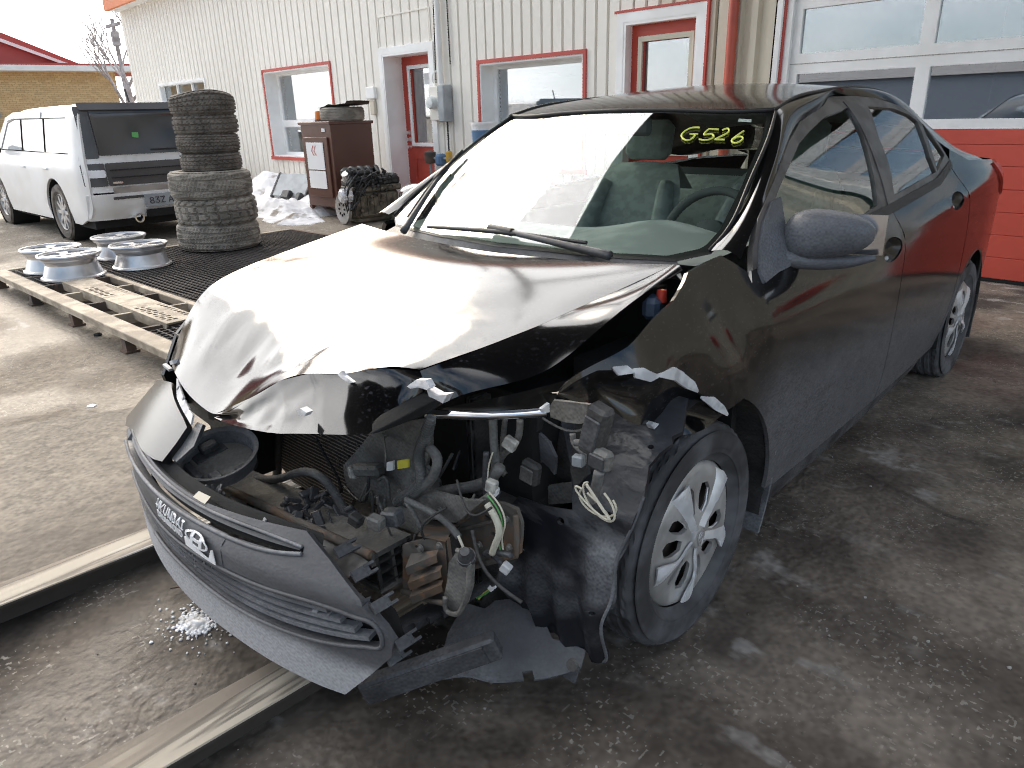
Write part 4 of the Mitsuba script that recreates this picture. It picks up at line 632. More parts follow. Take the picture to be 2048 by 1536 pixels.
# ------------------------------------------------------------------ brick building, tree, pole
bA, bB = np.array([-33.983, 6.317, 3.467]), np.array([-32.793, 11.115, 3.444])
bu = (bB - bA) * [1, 1, 0]; bl_ = np.linalg.norm(bu); bu /= bl_; bn = np.array([-bu[1], bu[0], 0]); BH = 3.55
BA = basis((bA[0], bA[1], 0), bu, bn, (0, 0, 1))
def brick_col(p, n, uv):
    a = p.x * float(bu[0]) + p.y * float(bu[1]); row = p.z / 0.078; ri = dr.floor(row); col = a / 0.23 + 0.5 * (ri - 2 * dr.floor(ri / 2)); 
    fy, fx = row - ri, col - dr.floor(col); mort = dr.maximum(smoothstep(0.80, 0.88, fy), smoothstep(0.92, 0.96, fx)); rr = cell_rand(dr.floor(col), ri)
    return mix(mix((0.72, 0.52, 0.28), (0.60, 0.40, 0.20), rr), (0.33, 0.24, 0.16), mort * 0.8)
mat('far_brick', proc(brick_col), 0.9)
H_ = thing('brick_house', 'yellow brick building with a red gable at the left edge', 'building')
part(H_, 'wall', move(bx(-8, bl_, 0, 6, 0, BH - 0.1), BA), 'far_brick')
rf = part(H_, 'roof', move(bx(-8, bl_ + 1.6, -0.9, 7, BH + 0.05, BH + 0.14), BA), 'roof_red'); part(rf, 'fascia', move(bx(-8, bl_ + 1.6, -0.93, -0.9, BH - 0.14, BH + 0.06), BA), 'frame_white'); part(rf, 'soffit', move(bx(-8, bl_ + 1.5, -0.9, 0.0, BH - 0.14, BH - 0.12), BA), 'frame_white')
ga = np.array([[-1.2, BH + 2.35], [bl_ - 0.9, BH + 0.14]]); 
part(H_, 'gable', move(XZ(poly3(Polygon([(-8, BH + 0.1), (-8, BH + 5.2), tuple(ga[0] - [0, 0.2]), tuple(ga[1] - [0.35, 0])]), 3), 1.5), BA), 'gable_red'); part(H_, 'gable_roof', move(XZ(poly3(Polygon([(-8, BH + 5.25), (-8, BH + 5.6), tuple(ga[0] + [0, 0.14]), tuple(ga[1] + [0.05, 0]), tuple(ga[1] - [0.35, 0]), tuple(ga[0] - [0, 0.2])]), 3.6), 1.2), BA), 'roof_red')
part(H_, 'bargeboard', move(XZ(poly3(Polygon([(-8, BH + 5.1), tuple(ga[0] - [0, 0.19]), tuple(ga[1] - [0.33, 0]), tuple(ga[1] - [0.62, 0]), tuple(ga[0] - [0, 0.34]), (-8, BH + 4.95)]), 0.1), 1.15), BA), 'frame_white')
part(H_, 'wall_vent', move(bx(0.35, 0.62, -0.04, 0, 1.75, 1.95), BA), 'box_grey')
tp = np.array([-25.223, 8.647, 1.885])
tree_t = thing('bare_tree', 'leafless tree rising behind the far corner of the white workshop', 'tree')
def limb(p, d, L, r, lev, out):
    q = p + d * L; mid = (p + q) / 2 + rng.normal(size=3) * 0.05 * L; out.append(tube([p, mid, q], [r, r * 0.8, r * 0.6], 5, 4, False))
    if lev == 0: return
    for _ in range(3 if lev > 1 else 4):
        a = rng.normal(size=3); a[2] = abs(a[2]) * 0.6; nd = d + 0.55 * a / np.linalg.norm(a); limb(p + (q - p) * rng.uniform(0.5, 1.0), nd / np.linalg.norm(nd), L * rng.uniform(0.55, 0.8), r * 0.58, lev - 1, out)
o1 = [tube([(tp[0], tp[1], 0), (tp[0] + 0.1, tp[1], 1.4), (tp[0], tp[1], 2.6)], [0.16, 0.13, 0.11], 8)]; part(tree_t, 'trunk', cat(o1), 'bark', True)
o2 = []; 
for _ in range(4): a = rng.normal(size=3) * 0.45; a[2] = 1.2; limb(np.array([tp[0], tp[1], rng.uniform(1.2, 2.5)]), a / np.linalg.norm(a), 1.5, 0.06, 4, o2)
part(tree_t, 'crown', cat(o2), 'bark', kind='stuff')
up_ = np.array([-29.142, 10.074, 3.281]); pk = thing('utility_pole', 'grey utility pole with a box seen above the brick building roof', 'pole')
part(pk, 'pole', tube([(up_[0], up_[1], 0), (up_[0], up_[1], 5.0)], [0.09, 0.07], 10), 'bark', True); part(pk, 'transformer', bx(up_[0] - 0.12, up_[0] + 0.12, up_[1] - 0.12, up_[1] + 0.12, 4.1, 4.6, 0.03), 'bark'); part(pk, 'cross_arm', bx(up_[0] - 0.6, up_[0] + 0.6, up_[1] - 0.05, up_[1] + 0.05, 4.75, 4.85), 'bark')

# ------------------------------------------------------------------ the damaged black car: x to its left side, y towards its tail, front axle at y = 0
Wf = PI([-1.0,-.8,-.5,-.2,.1,.5,1.0,1.6,2.2,2.7,3.1,3.4,3.6,3.72],[.55,.72,.83,.868,.880,.886,.888,.888,.886,.878,.850,.80,.73,.60])
ZBf = PI([-1,.2,.6,1.0,1.6,2.2,2.7,3.6],[.90,.945,.96,.975,1.012,1.055,1.085,1.085])
Tf = PI([-.95,-.82,-.72,-.6,-.45,-.3,-.18,-.11,-.06,0,.1,.2,.3,.35,.39,.43],[-.09,-.045,-.022,-.008,-.002,0,-.002,-.008,-.033,-.075,-.122,-.178,-.245,-.288,-.335,-.41])
def S(y, z): return Wf(y) + Tf(np.clip(z - ZBf(y), -.95, .43))
def sd(off=0.0, sx=1): return lambda q: np.c_[sx * (S(q[:, 0], q[:, 1]) + off), q[:, 0], q[:, 1]]
CAR = thing('damaged_black_car', 'black sedan with crumpled bonnet and torn-open front corner', 'car')
PAINT = 'car_paint'
OUT = (1, 0, 0)
def ell(c, a, b, ang=0, n=24): return affinity.translate(affinity.rotate(affinity.scale(Point(0, 0).buffer(1, n), a, b), ang, origin=(0, 0)), *c)
doorcut = [[0.278, 0.912], [0.296, 0.872], [0.309, 0.816], [0.328, 0.769], [0.36, 0.643], [0.389, 0.455], [0.416, 0.353], [0.416, 0.312]]
frame_out = [[0.336, 1.005], [0.417, 1.073], [0.547, 1.135], [0.679, 1.196], [0.805, 1.254], [0.974, 1.311], [1.249, 1.359]] + [[1.36, 1.388], [1.55, 1.392], [1.75, 1.382], [1.93, 1.350], [2.06, 1.290], [2.16, 1.215], [2.235, 1.125]]
glassF = [[0.549, 1.111], [0.607, 1.141], [0.729, 1.193], [0.869, 1.251], [0.999, 1.285], [1.179, 1.325], [1.468, 1.357], [1.462, 1.35], [1.403, 1.242], [1.338, 1.112], [1.291, 1.019]]
glassR = [[1.614, 1.355], [1.84, 1.344], [1.975, 1.317], [2.036, 1.287], [1.999, 1.143], [2.017, 1.081], [1.457, 1.034], [1.472, 1.102], [1.531, 1.237]]
qglass = [[2.075, 1.28], [2.192, 1.142], [2.034, 1.084]]
belt = lambda y: np.interp(y, [0.3, 1.07, 1.42, 1.82, 2.0, 2.24], [0.955, 0.985, 1.005, 1.035, 1.05, 1.105])
hF, hR = ell((1.268, 0.874), 0.098, 0.040, 3), ell((2.135, 0.958), 0.095, 0.034, 6)
bl = [(y, float(belt(y))) for y in (1.40, 1.25, 1.05, 0.85, 0.6, 0.42, 0.30)]
fd = Polygon([(0.27, 0.925)] + [tuple(p) for p in doorcut] + [(0.445, 0.275), (1.397, 0.258)] + bl).buffer(0).difference(hF)
fdoor = part(CAR, 'front_door', sheet(fd, sd(), 0.04, 0.02, OUT), PAINT, True)
rd = Polygon([(1.405, 0.258), (1.405, float(belt(1.405)))] + [(y, float(belt(y))) for y in (1.6, 1.82, 2.0, 2.235)] + [(2.31, 0.98), (2.345, 0.80), (2.36, 0.62), (2.345, 0.52), (2.31, 0.42), (2.25, 0.33), (2.16, 0.245)]).buffer(0).difference(hR)
rdoor = part(CAR, 'rear_door', sheet(rd, sd(), 0.04, 0.02, OUT), PAINT, True)
for d, h in ((fdoor, hF), (rdoor, hR)):
    part(d, 'handle_recess', sheet(h.buffer(0.002), lambda q, h=h: sd()(q) - np.c_[0.004 + 0.035 * np.clip(1 - ((q[:, 0] - h.centroid.x) / 0.098) ** 2 - ((q[:, 1] - h.centroid.y) / 0.04) ** 2, 0, 1), 0 * q], 0.012, 0, OUT), 'glossy_black', True)
    part(d, 'handle_hole', sheet(ell((h.centroid.x + 0.012, h.centroid.y + 0.014), 0.05, 0.013), lambda q: sd(-0.024)(q), 0.02, 0, OUT), 'dark_void', True)
    part(d, 'lock_stub', move(trimesh.creation.icosphere(2, 0.017), at(float(S(h.centroid.x, h.centroid.y)) - 0.012, h.centroid.x - 0.030, h.centroid.y - 0.028) @ np.diag([0.4, 1.1, 0.55, 1])), 'primer_grey', True)
# window frames, pillars, glass
trimring = Polygon([tuple(p) for p in frame_out] + [(2.235, float(belt(2.235)))] + [(y, float(belt(y))) for y in (2.0, 1.82, 1.42, 1.05, 0.6, 0.30)]).buffer(0)
glasses = [Polygon([(0.41, 0.995), (0.46, 1.05)] + glassF + [(1.19, 1.005)]).buffer(0), Polygon(glassR).buffer(0), Polygon(qglass).buffer(0.004)]
ringF = trimring.intersection(sbox(0, 0.8, 1.385, 1.6)); ringF = ringF.union(Polygon([(1.30, 0.9), (1.30, 1.05), (1.45, 1.42), (1.53, 1.42), (1.44, 1.0)]).intersection(trimring))
part(fdoor, 'window_frame', sheet(ringF.difference(glasses[0].buffer(-0.004)), sd(0.003), 0.03, 0.016, OUT), 'pillar_trim', True)
part(rdoor, 'window_frame', sheet(trimring.difference(ringF).difference(shapely.unary_union([g.buffer(-0.003) for g in glasses])), sd(0.003), 0.03, 0.016, OUT), 'pillar_trim', True)
for d, g in ((fdoor, glasses[0]), (rdoor, glasses[1]), (rdoor, glasses[2])): part(d, 'window_pane', sheet(g, sd(-0.006), 0.03, 0, OUT), 'side_glass', True)
part(fdoor, 'pillar_cover', sheet(Polygon([(1.372, 1.008), (1.445, 1.016), (1.505, 1.13), (1.532, 1.25), (1.552, 1.372), (1.43, 1.372), (1.415, 1.25), (1.39, 1.13)]), sd(0.007), 0.03, 0.01, OUT), 'pillar_trim', True)
mold = [(y, float(belt(y))) for y in np.linspace(0.40, 2.235, 16)]
part(fdoor, 'belt_moulding', sheet(Polygon([(y, z - 0.016) for y, z in mold] + [(y, z + 0.014) for y, z in mold[::-1]]), sd(0.010), 0.03, 0.02, OUT), 'seal_black', True)
# pillar and roof rail, roof
railB = [(.700, .268, 1.000), (.693, .345, 1.030), (.668, .520, 1.125), (.615, .740, 1.270), (.575, .855, 1.350), (.565, .97, 1.376), (.558, 1.15, 1.397), (.552, 1.45, 1.417), (.545, 1.8, 1.416), (.540, 2.1, 1.388), (.545, 2.4, 1.315), (.56, 2.75, 1.20), (.60, 3.0, 1.11)]
ra_pts = [(float(S(y, z)), y, z) for y, z in [(0.262, 0.985)] + frame_out[1:-1] + [[2.30, 1.16], [2.55, 1.10], [2.85, 1.085]]]
def rail_mesh(sx):
    a, b = crv(ra_pts, 60), crv(railB, 60); mid = (a + b) / 2 + 0.012 * np.c_[np.ones(60), np.zeros(60), np.ones(60)]
    g = loftP([a, mid, b], 9, 60, lambda c, n: np.asarray(c)); g[..., 0] *= sx; return grid(g if sx < 0 else g[:, ::-1])
part(CAR, 'windscreen_pillar', rail_mesh(1), PAINT, True); part(CAR, 'windscreen_pillar', rail_mesh(-1), PAINT, True)
rb = crv(railB[4:], 36); cz = np.interp(rb[:, 1], [0.8, 1.1, 1.45, 1.9, 2.3, 2.7, 3.1], [.012, .024, .034, .04, .035, .03, .02])
ft = np.linspace(-1, 1, 31); hdr = 0.10 * (1 - ft ** 2) * 0.35
RG = np.array([[(x * f, y - (0.030 * (1 - f * f)) * max(0, 1 - (y - rb[0, 1]) / 0.5), z + c * (1 - f * f)) for f in ft] for (x, y, z), c in zip(rb, cz)])
part(CAR, 'roof', grid(RG), 'hood_paint', True)
part(CAR, 'roof_ditch', L([tube([(sx * (x + 0.004), y, z + 0.002) for x, y, z in rb[::3]], 0.006, 6) for sx in (1, -1)]), 'seal_black', True)
# windscreen
ZGf = PI([-.1,.0,.17,.40,.62,.85,1.0],[.80,.875,.98,1.12,1.25,1.372,1.44])
def zg(x, y): return ZGf(np.clip(y - .20 * x * x, -.1, 1.0))
def ws(off=0.0): return lambda q: np.c_[q[:, 0], q[:, 1] - 0.5 * off, zg(q[:, 0], q[:, 1]) + 0.86 * off]
wl2 = [(.686, .287), (.694, .346), (.668, .520), (.622, .735), (.580, .862)]; wtop = [(.45, .836), (.25, .826), (0, .822)]; wbot = [(.0, .150), (.132, .157), (.30, .172), (.467, .200), (.614, .236)]
wsp = Polygon(wl2 + wtop + [(-x, y) for x, y in wtop[::-1]] + [(-x, y) for x, y in wl2[::-1]] + [(-x, y) for x, y in wbot[::-1]] + wbot).buffer(0)
wsk = part(CAR, 'windscreen', sheet(wsp, ws(), 0.035, 0, (0, -1, 1)), 'windscreen_glass', True)
part(wsk, 'black_border', sheet(wsp.buffer(0.006).difference(affinity.scale(wsp, 0.93, 0.90).buffer(-0.02).buffer(0.045)), ws(-0.004), 0.03, 0, (0, -1, 1)), 'seal_black', True)
part(wsk, 'seal', tube([(x, y - 0.001, float(zg(x, y)) + 0.003) for x, y in wl2], 0.006, 6), 'seal_black', True); part(wsk, 'seal', tube([(-x, y - 0.001, float(zg(x, y)) + 0.003) for x, y in wl2], 0.006, 6), 'seal_black', True)
part(wsk, 'seal', tube([(x, y, float(zg(x, y)) + 0.004) for x, y in [(.575, .866)] + wtop + [(-a, b) for a, b in wtop[::-1]] + [(-.575, .866)]], 0.007, 6), 'seal_black', True)
def stroke(px): 
    p = np.array(px); return tube([(x, y - 0.003, float(zg(x, y)) + 0.004) for x, y in crv(p, 5 * len(p))] if len(p) > 2 else [(x, y - 0.003, float(zg(x, y)) + 0.004) for x, y in p], 0.0030, 6)
marks = {'letter_g': [[[0.384, 0.736], [0.355, 0.729], [0.343, 0.698], [0.364, 0.673], [0.384, 0.67], [0.392, 0.687], [0.39, 0.702]], [[0.37, 0.699], [0.398, 0.703]]],
 'digit_five': [[[0.453, 0.736], [0.419, 0.733]], [[0.419, 0.733], [0.42, 0.704], [0.443, 0.71], [0.457, 0.695], [0.443, 0.68], [0.416, 0.68]]],
 'digit_two': [[[0.466, 0.735], [0.479, 0.745], [0.49, 0.732], [0.482, 0.71], [0.467, 0.687]], [[0.467, 0.687], [0.499, 0.692]]], 'digit_six': [[[0.536, 0.743], [0.525, 0.713], [0.523, 0.692], [0.538, 0.683], [0.551, 0.696], [0.549, 0.712], [0.532, 0.712], [0.525, 0.698]]]}
for k, v in marks.items(): part(wsk, k, cat([stroke(s) for s in v]), 'paint_marker', True, label='yellow hand-painted ' + k.replace('_', ' '))
part(wsk, 'sticker', sheet(Polygon([[0.48, 0.81], [0.522, 0.814], [0.529, 0.799], [0.485, 0.794]]), ws(-0.003), 0.02, 0, (0, -1, 1)), 'label_white')
# cowl and wipers
cw = [(x, 0.105 + 0.03 * x * x, 0.955 + 0.03 * abs(x)) for x in np.linspace(-.68, .68, 13)]; cg = [(x, y + .004, float(zg(x, y)) - .004) for x, y in [(-a, b) for a, b in wbot[::-1]][:-1] + wbot]
cowl = part(CAR, 'cowl', loft([[(x, y, z - 0.012) for x, y, z in cw], [(x, y + 0.03, z - 0.035) for x, y, z in cw], cg], 8, 40), 'black_plastic', True)
def on_ws(*pts): return [(x, y - 0.012, float(zg(x, y)) + 0.018) for x, y in pts]
for blade, arm, cl in (([[-0.353, 0.184], [0.017, 0.18], [0.344, 0.196]], [[-0.002, 0.189], [0.212, 0.175], [0.446, 0.173]], [[-0.051, 0.192], [0.056, 0.185]]), ([(-.62, .62), (-.60, .45), (-.53, .24)], [(-.60, .48), (-.53, .30), (-.47, .165)], [(-.61, .52), (-.595, .44)])):
    w_ = part(CAR, 'wiper', tube(on_ws(*arm), [0.008, 0.010, 0.014], 8), 'black_plastic', True); part(w_, 'blade', tube(on_ws(*blade), [0.006, 0.009, 0.006], 6), 'seal_black', True); part(w_, 'clip', tube(on_ws(*cl), 0.013, 8), 'seal_black', True)
# bonnet
RR = [(-.674, .119, .984), (-.50, .108, .970), (-.25, .096, .960), (0, .092, .9545), (.25, .096, .960), (.50, .108, .970), (.674, .119, .984)]
creL = [(.674, .119, .984), (.625, .0, .945), (.58, -.11, .916), (.55, -.25, .888), (.52, -.373, .868), (.476, -.58, .842)]
creR = [(-.674, .119, .984), (-.72, -.14, .928), (-.71, -.35, .895), (-.70, -.47, .864), (-.69, -.58, .800), (-.70, -.66, .613)]
FR = [[-.70, -.66, .640]] + [[-0.529, -0.72, 0.656]] + [[-0.319, -0.77, 0.646]] + [[-0.191, -0.79, 0.648]] + [[-0.095, -0.8, 0.658]] + [[0.073, -0.78, 0.738]] + [[0.175, -0.75, 0.798]] + [[0.26, -0.72, 0.827]] + [[0.338, -0.68, 0.833]] + [[0.4, -0.63, 0.845]] + [[.476, -.58, .842]]
LB = [[FR[4][0], FR[4][1] - .004, FR[4][2] - .008]] + [[-0.049, -0.81, 0.655]] + [[0.154, -0.83, 0.696]] + [[0.294, -0.83, 0.727]] + [[0.424, -0.81, 0.758]] + [[0.487, -0.78, 0.763]] + [[0.514, -0.745, 0.761]] + [[0.504, -0.7, 0.752]] + [[0.5, -0.65, 0.75]] + [[.469, -.575, .731]]
nu, nv = 72, 110; u = np.linspace(0, 1, nv)
rearr, fro, cl, cr = crv(RR, nv), crv(FR, nv), np.array(creL), np.array(creR)
def bnd(c, y, k): o = np.argsort(c[:, 1]); return np.interp(y, c[o, 1], c[o, k])
rows = [rearr]
for y, cz_ in ((-.05, .006), (-.16, .016), (-.28, .021), (-.40, .021), (-.50, .019)):
    xL, xR, zL, zR = bnd(cl, y, 0), bnd(cr, y, 0), bnd(cl, y, 2), bnd(cr, y, 2); t_ = u
    rows.append(np.c_[xR + (xL - xR) * t_, np.full(nv, y), zR + (zL - zR) * t_ + cz_ * 4 * t_ * (1 - t_)])
rows.append(fro)
HP = np.stack([crv(np.array(rows)[:, j], nu) for j in range(nv)], 1)
def dent(P):
    X, Y = P[..., 0], P[..., 1]; D = 0
    for (x0, y0, x1, y1, w, a) in ((.26, -.63, .00, -.40, .035, .011), (.26, -.63, .36, -.28, .05, -.009), (-.14, -.68, -.22, -.36, .045, -.012), (.0, -.66, -.06, -.33, .035, .010), (-.36, -.66, -.40, -.38, .05, .008), (.13, -.64, .16, -.40, .03, -.007), (.42, -.58, .40, -.33, .05, .006)):
        dx, dy = x1 - x0, y1 - y0; t = np.clip(((X - x0) * dx + (Y - y0) * dy) / (dx * dx + dy * dy), 0, 1); D = D + 0.55 * a * (1 - t) ** 0.7 * np.exp(-((X - x0 - t * dx) ** 2 + (Y - y0 - t * dy) ** 2) / w ** 2)
    k = np.clip((-.12 - Y) / .4, 0, 1); nz = meshkit.fbm(np.stack([X * 5, Y * 5, 0 * X], -1), 3, 8) - .5
    return D * np.clip((Y + .76 - .2 * np.clip(X + .1, 0, .6)) / .05, 0, 1) + k * nz * .010 * np.clip((Y + .78) / .1, 0, 1)
HP[..., 2] += dent(HP)
HD = part(CAR, 'bonnet', grid(HP), 'hood_paint', True, label='crumpled black bonnet')
ce, ed = crv(creL, 50), crv([(.712, .10, .972), (.71, .063, .968), (.69, -.217, .893), (.67, -.283, .854), (.64, -.364, .815), (.58, -.479, .797), (.52, -.537, .772), (.469, -.57, .731)], 50)
part(HD, 'bonnet_side', grid(np.stack([ce + (ed - ce) * t + np.array([.010, 0, .006]) * 4 * t * (1 - t) for t in np.linspace(0, 1, 9)])), 'hood_paint', True)
part(HD, 'bonnet_edge', L([grid(np.stack([ed, ed + [-.03, 0, -.012]])), grid(np.stack([rearr, rearr + [0, -.01, -.02]]))]), 'seal_black', True)
la, lb = lin(FR[4:], 80), lin(LB, 80); lp = []
for t in np.linspace(0, 1, 14):
    P = la + (lb - la) * t; b = 4 * t * (1 - t); nz = meshkit.fbm(np.c_[P[:, 0] * 9, P[:, 2] * 0 + t * 1.6, 0 * P[:, 0]], 2, 4) - .5
    fold = .022 * (np.abs(((P[:, 0] + .05) * 5.2) % 1 - .5) - .25)
    lp.append(P + np.c_[0 * nz, (b * (.010 + .045 * nz) + .6 * fold * t * (1 - .5 * t)), .014 * nz * b])
part(HD, 'bonnet_lip', grid(np.stack(lp)[:, ::-1]), 'hood_paint', True, label='crushed front lip of the bonnet')
lb2 = lp[-1]; part(HD, 'bonnet_liner', grid(np.stack([lb2, lb2 + [0, .25, .03], lb2 * [1, 0, 0] + [0, -.15, .80]])), 'dark_void', True)
def flake(poly, fn, n=0.004): return sheet(Polygon(poly), fn, 0.02, 0.004, (1, -1, 0.3))
def chip(pts, m, lift=0.003):
    p = np.array(pts); c = p.mean(0); d = EYE - c; d /= np.linalg.norm(d); nrm = np.linalg.svd(p - c)[2][2]; nrm *= np.sign(nrm @ d); q = p + nrm * lift
    V = np.vstack([q, c + nrm * (lift + .001), p - nrm * .004]); n = len(p); i = np.arange(n); j = (i + 1) % n
    return M(V, np.vstack([np.c_[i, j, np.full(n, n)], np.c_[n + 1 + j, i * 1, n + 1 + i], np.c_[n + 1 + j, j, i]]))
part(HD, 'paint_chip', chip([[0.319, -0.687, 0.827], [0.341, -0.687, 0.842], [0.352, -0.687, 0.833], [0.382, -0.687, 0.825], [0.364, -0.687, 0.818], [0.346, -0.687, 0.822], [0.325, -0.687, 0.807], [0.312, -0.687, 0.811]], 0), 'bare_metal')
part(HD, 'paint_chip', chip([[0.498, -0.625, 0.828], [0.53, -0.625, 0.85], [0.562, -0.625, 0.857], [0.574, -0.625, 0.844], [0.564, -0.625, 0.836], [0.537, -0.625, 0.835], [0.511, -0.625, 0.826]], 0, 0.012), 'bare_metal'); part(HD, 'paint_chip', chip([[0.548, -0.612, 0.834], [0.584, -0.612, 0.828], [0.614, -0.612, 0.835], [0.598, -0.612, 0.812], [0.575, -0.612, 0.815], [0.556, -0.612, 0.816]], 0, 0.014), 'bare_metal')
part(HD, 'paint_chip', chip([[0.353, -0.805, 0.793], [0.37, -0.805, 0.802], [0.394, -0.805, 0.799], [0.382, -0.805, 0.787], [0.362, -0.805, 0.785]], 0, 0.012), 'primer_grey')
# wings
arcb = [(0.385 * math.cos(a), 0.30 + 0.385 * math.sin(a)) for a in np.linspace(math.radians(-2), math.radians(66), 12)]
chipline = [[0.048, 0.648], [0.007, 0.687], [-0.077, 0.742], [-0.131, 0.783], [-0.179, 0.812], [-0.238, 0.83], [-0.282, 0.841], [-0.344, 0.857], [-0.386, 0.864], [-0.458, 0.855], [-0.51, 0.848]]
fpoly = Polygon([(.017, .994), (-.009, .978), (-.076, .947), (-.289, .894), (-.464, .862)] + [tuple(p) for p in chipline[::-1]] + arcb[::-1] + [(.412, .285), (.438, .272)] + [tuple(p) for p in doorcut[::-1]] + [(.268, .93), (.272, .955), (.225, .985), (.176, 1.010), (.10, 1.003)]).buffer(0)
def wing_f(q):
    P = sd()(q); y, z = q[:, 0], q[:, 1]; k = np.clip((0.42 - y) / 0.3, 0, 1)
    P[:, 0] += k * (0.010 * np.sin(y * 22 + z * 9) * np.exp(-((z - .80) / .16) ** 2) - 0.020 * np.exp(-((y - .06) / .12) ** 2 - ((z - .84) / .07) ** 2) + 0.014 * np.exp(-((y + .16) / .10) ** 2 - ((z - .88) / .05) ** 2))
    return P
WG_ = part(CAR, 'wing', sheet(fpoly, wing_f, 0.022, 0.012, OUT), PAINT, True, label='dented black front wing with its paint torn')
lowe = [[0.8, -0.508, 0.843], [0.8, -0.448, 0.812], [0.8, -0.389, 0.79], [0.8, -0.326, 0.756]] + [[0.825, -0.28, 0.715], [0.825, -0.201, 0.68], [0.825, -0.12, 0.626]] + [[0.855, -0.066, 0.621], [0.855, 0.034, 0.611], [0.855, 0.104, 0.618]]
ca, cb_ = wing_f(crv([(y, z) for y, z in chipline[::-1]], 60)), crv(lowe, 60)
part(WG_, 'tucked_edge', grid(np.stack([ca + (cb_ - ca) * t + np.c_[(-.022 + .018 * np.sin(np.linspace(0, 14, 60))) * 4 * t * (1 - t), np.zeros(60), np.zeros(60)] for t in np.linspace(0, 1, 12)])[:, ::-1]), PAINT, True)
for pl_ in ([[-0.35, 0.862], [-0.322, 0.859], [-0.315, 0.85], [-0.345, 0.852]], [[-0.307, 0.851], [-0.286, 0.848], [-0.269, 0.836], [-0.25, 0.826], [-0.274, 0.824], [-0.308, 0.839]], [[-0.243, 0.826], [-0.177, 0.822], [-0.131, 0.797], [-0.085, 0.761], [-0.071, 0.738], [-0.11, 0.758], [-0.17, 0.797]], [[-0.047, 0.713], [-0.004, 0.7], [0.035, 0.668], [0.062, 0.638], [0.009, 0.669]]):
    pg_ = Polygon(pl_).buffer(0.004); part(WG_, 'torn_paint', sheet(pg_, lambda q: wing_f(q) + np.c_[0.003 + 0.003 * meshkit.noise(np.c_[q * 40, 0 * q[:, 0]]), 0 * q], 0.006, 0.006, OUT), 'primer_grey', True)
for p_ in ([[0.83, -0.226, 0.695], [0.83, -0.21, 0.697], [0.83, -0.19, 0.686], [0.83, -0.209, 0.679]], [[0.8, -0.257, 0.725], [0.8, -0.243, 0.722], [0.8, -0.239, 0.711]]): part(WG_, 'torn_paint', chip(p_, 0, 0.012), 'bare_metal')
rw = Polygon([(-.66, .48), (-.68, .58), (-.60, .70), (-.47, .79), (-.14, .865), (.12, .90), (.26, .93), (.30, .60), (.37, .36)] + [(0.385 * math.cos(a), 0.30 + 0.385 * math.sin(a)) for a in np.linspace(0, math.pi * 0.92, 16)] + [(-.45, .36)]).buffer(0)
part(CAR, 'wing', sheet(rw, sd(-0.02, -1), 0.04, 0.012, (-1, 0, 0)), 'hood_paint', True, label='undamaged far front wing mirroring the sky')
part(CAR, 'far_side', sheet(Polygon([(.31, .3), (.31, .96), (2.2, 1.05), (2.9, 1.07), (3.4, 1.06), (3.45, .3)]), sd(-0.01, -1), 0.1, 0.02, (-1, 0, 0)), PAINT, True)
part(CAR, 'far_window', sheet(trimring, sd(-0.006, -1), 0.08, 0, (-1, 0, 0)), 'side_glass', True)
# rear quarter, tail, sill
archq = ell((2.69, .30), .365, .365, 0, 40); qp = Polygon([(2.318, .98), (2.24, 1.108), (2.30, 1.16), (2.55, 1.10), (2.85, 1.085), (3.3, 1.06), (3.45, 1.04), (3.50, .8), (3.50, .34), (2.9, .25), (2.17, .245), (2.26, .33), (2.32, .42), (2.355, .52), (2.37, .62), (2.353, .80)]).buffer(0).difference(archq)
Q_ = part(CAR, 'rear_quarter', sheet(qp, sd(), 0.04, 0.02, OUT), PAINT, True)
part(Q_, 'arch_flare', tube([(float(S(2.69 + .365 * math.cos(a), .30 + .365 * math.sin(a))) - .004, 2.69 + .365 * math.cos(a), .30 + .365 * math.sin(a)) for a in np.linspace(.1, math.pi - .05, 22)], 0.008, 6), PAINT, True)
part(Q_, 'mudflap', bx(.70, .86, 3.045, 3.06, .12, .36), 'black_plastic')
part(CAR, 'boot', cat([loft([[(-.60, 3.0, 1.105), (0, 3.0, 1.125), (.60, 3.0, 1.105)], [(-.72, 3.42, 1.055), (0, 3.46, 1.075), (.72, 3.42, 1.055)]], 6, 24), loft([[(-.72, 3.42, 1.055), (0, 3.46, 1.075), (.72, 3.42, 1.055)], [(-.76, 3.5, .75), (0, 3.62, .75), (.76, 3.5, .75)], [(-.72, 3.48, .3), (0, 3.6, .3), (.72, 3.48, .3)]], 10, 24)]), PAINT, True)
part(CAR, 'rear_window', loft([[(-.53, 2.2, 1.372), (0, 2.22, 1.40), (.53, 2.2, 1.372)], [(-.56, 2.6, 1.25), (0, 2.65, 1.27), (.56, 2.6, 1.25)], [(-.58, 2.98, 1.105), (0, 3.0, 1.12), (.58, 2.98, 1.105)]], 10, 16), 'side_glass', True)
part(CAR, 'tail_lamp', sheet(Polygon([(3.05, 1.06), (3.42, 1.03), (3.44, .86), (3.2, .90)]), sd(0.012), 0.05, 0.02, OUT), 'red_cap', True)
sl_ = [(y, z) for y, z in ((.45, .268), (1.40, .250), (2.16, .237), (2.10, .185), (1.3, .18), (.46, .20))]
part(CAR, 'sill', sheet(Polygon(sl_), sd(-0.008), 0.06, 0.06, OUT), 'black_plastic', True)
part(CAR, 'underbody', L([bx(-.72, .78, .42, 2.3, .17, .30), bx(-.50, .50, -.35, 3.4, .19, .32), bx(-.60, .60, 2.9, 3.45, .2, .5)]), 'dark_void')  # dark boxes added to block light below the body
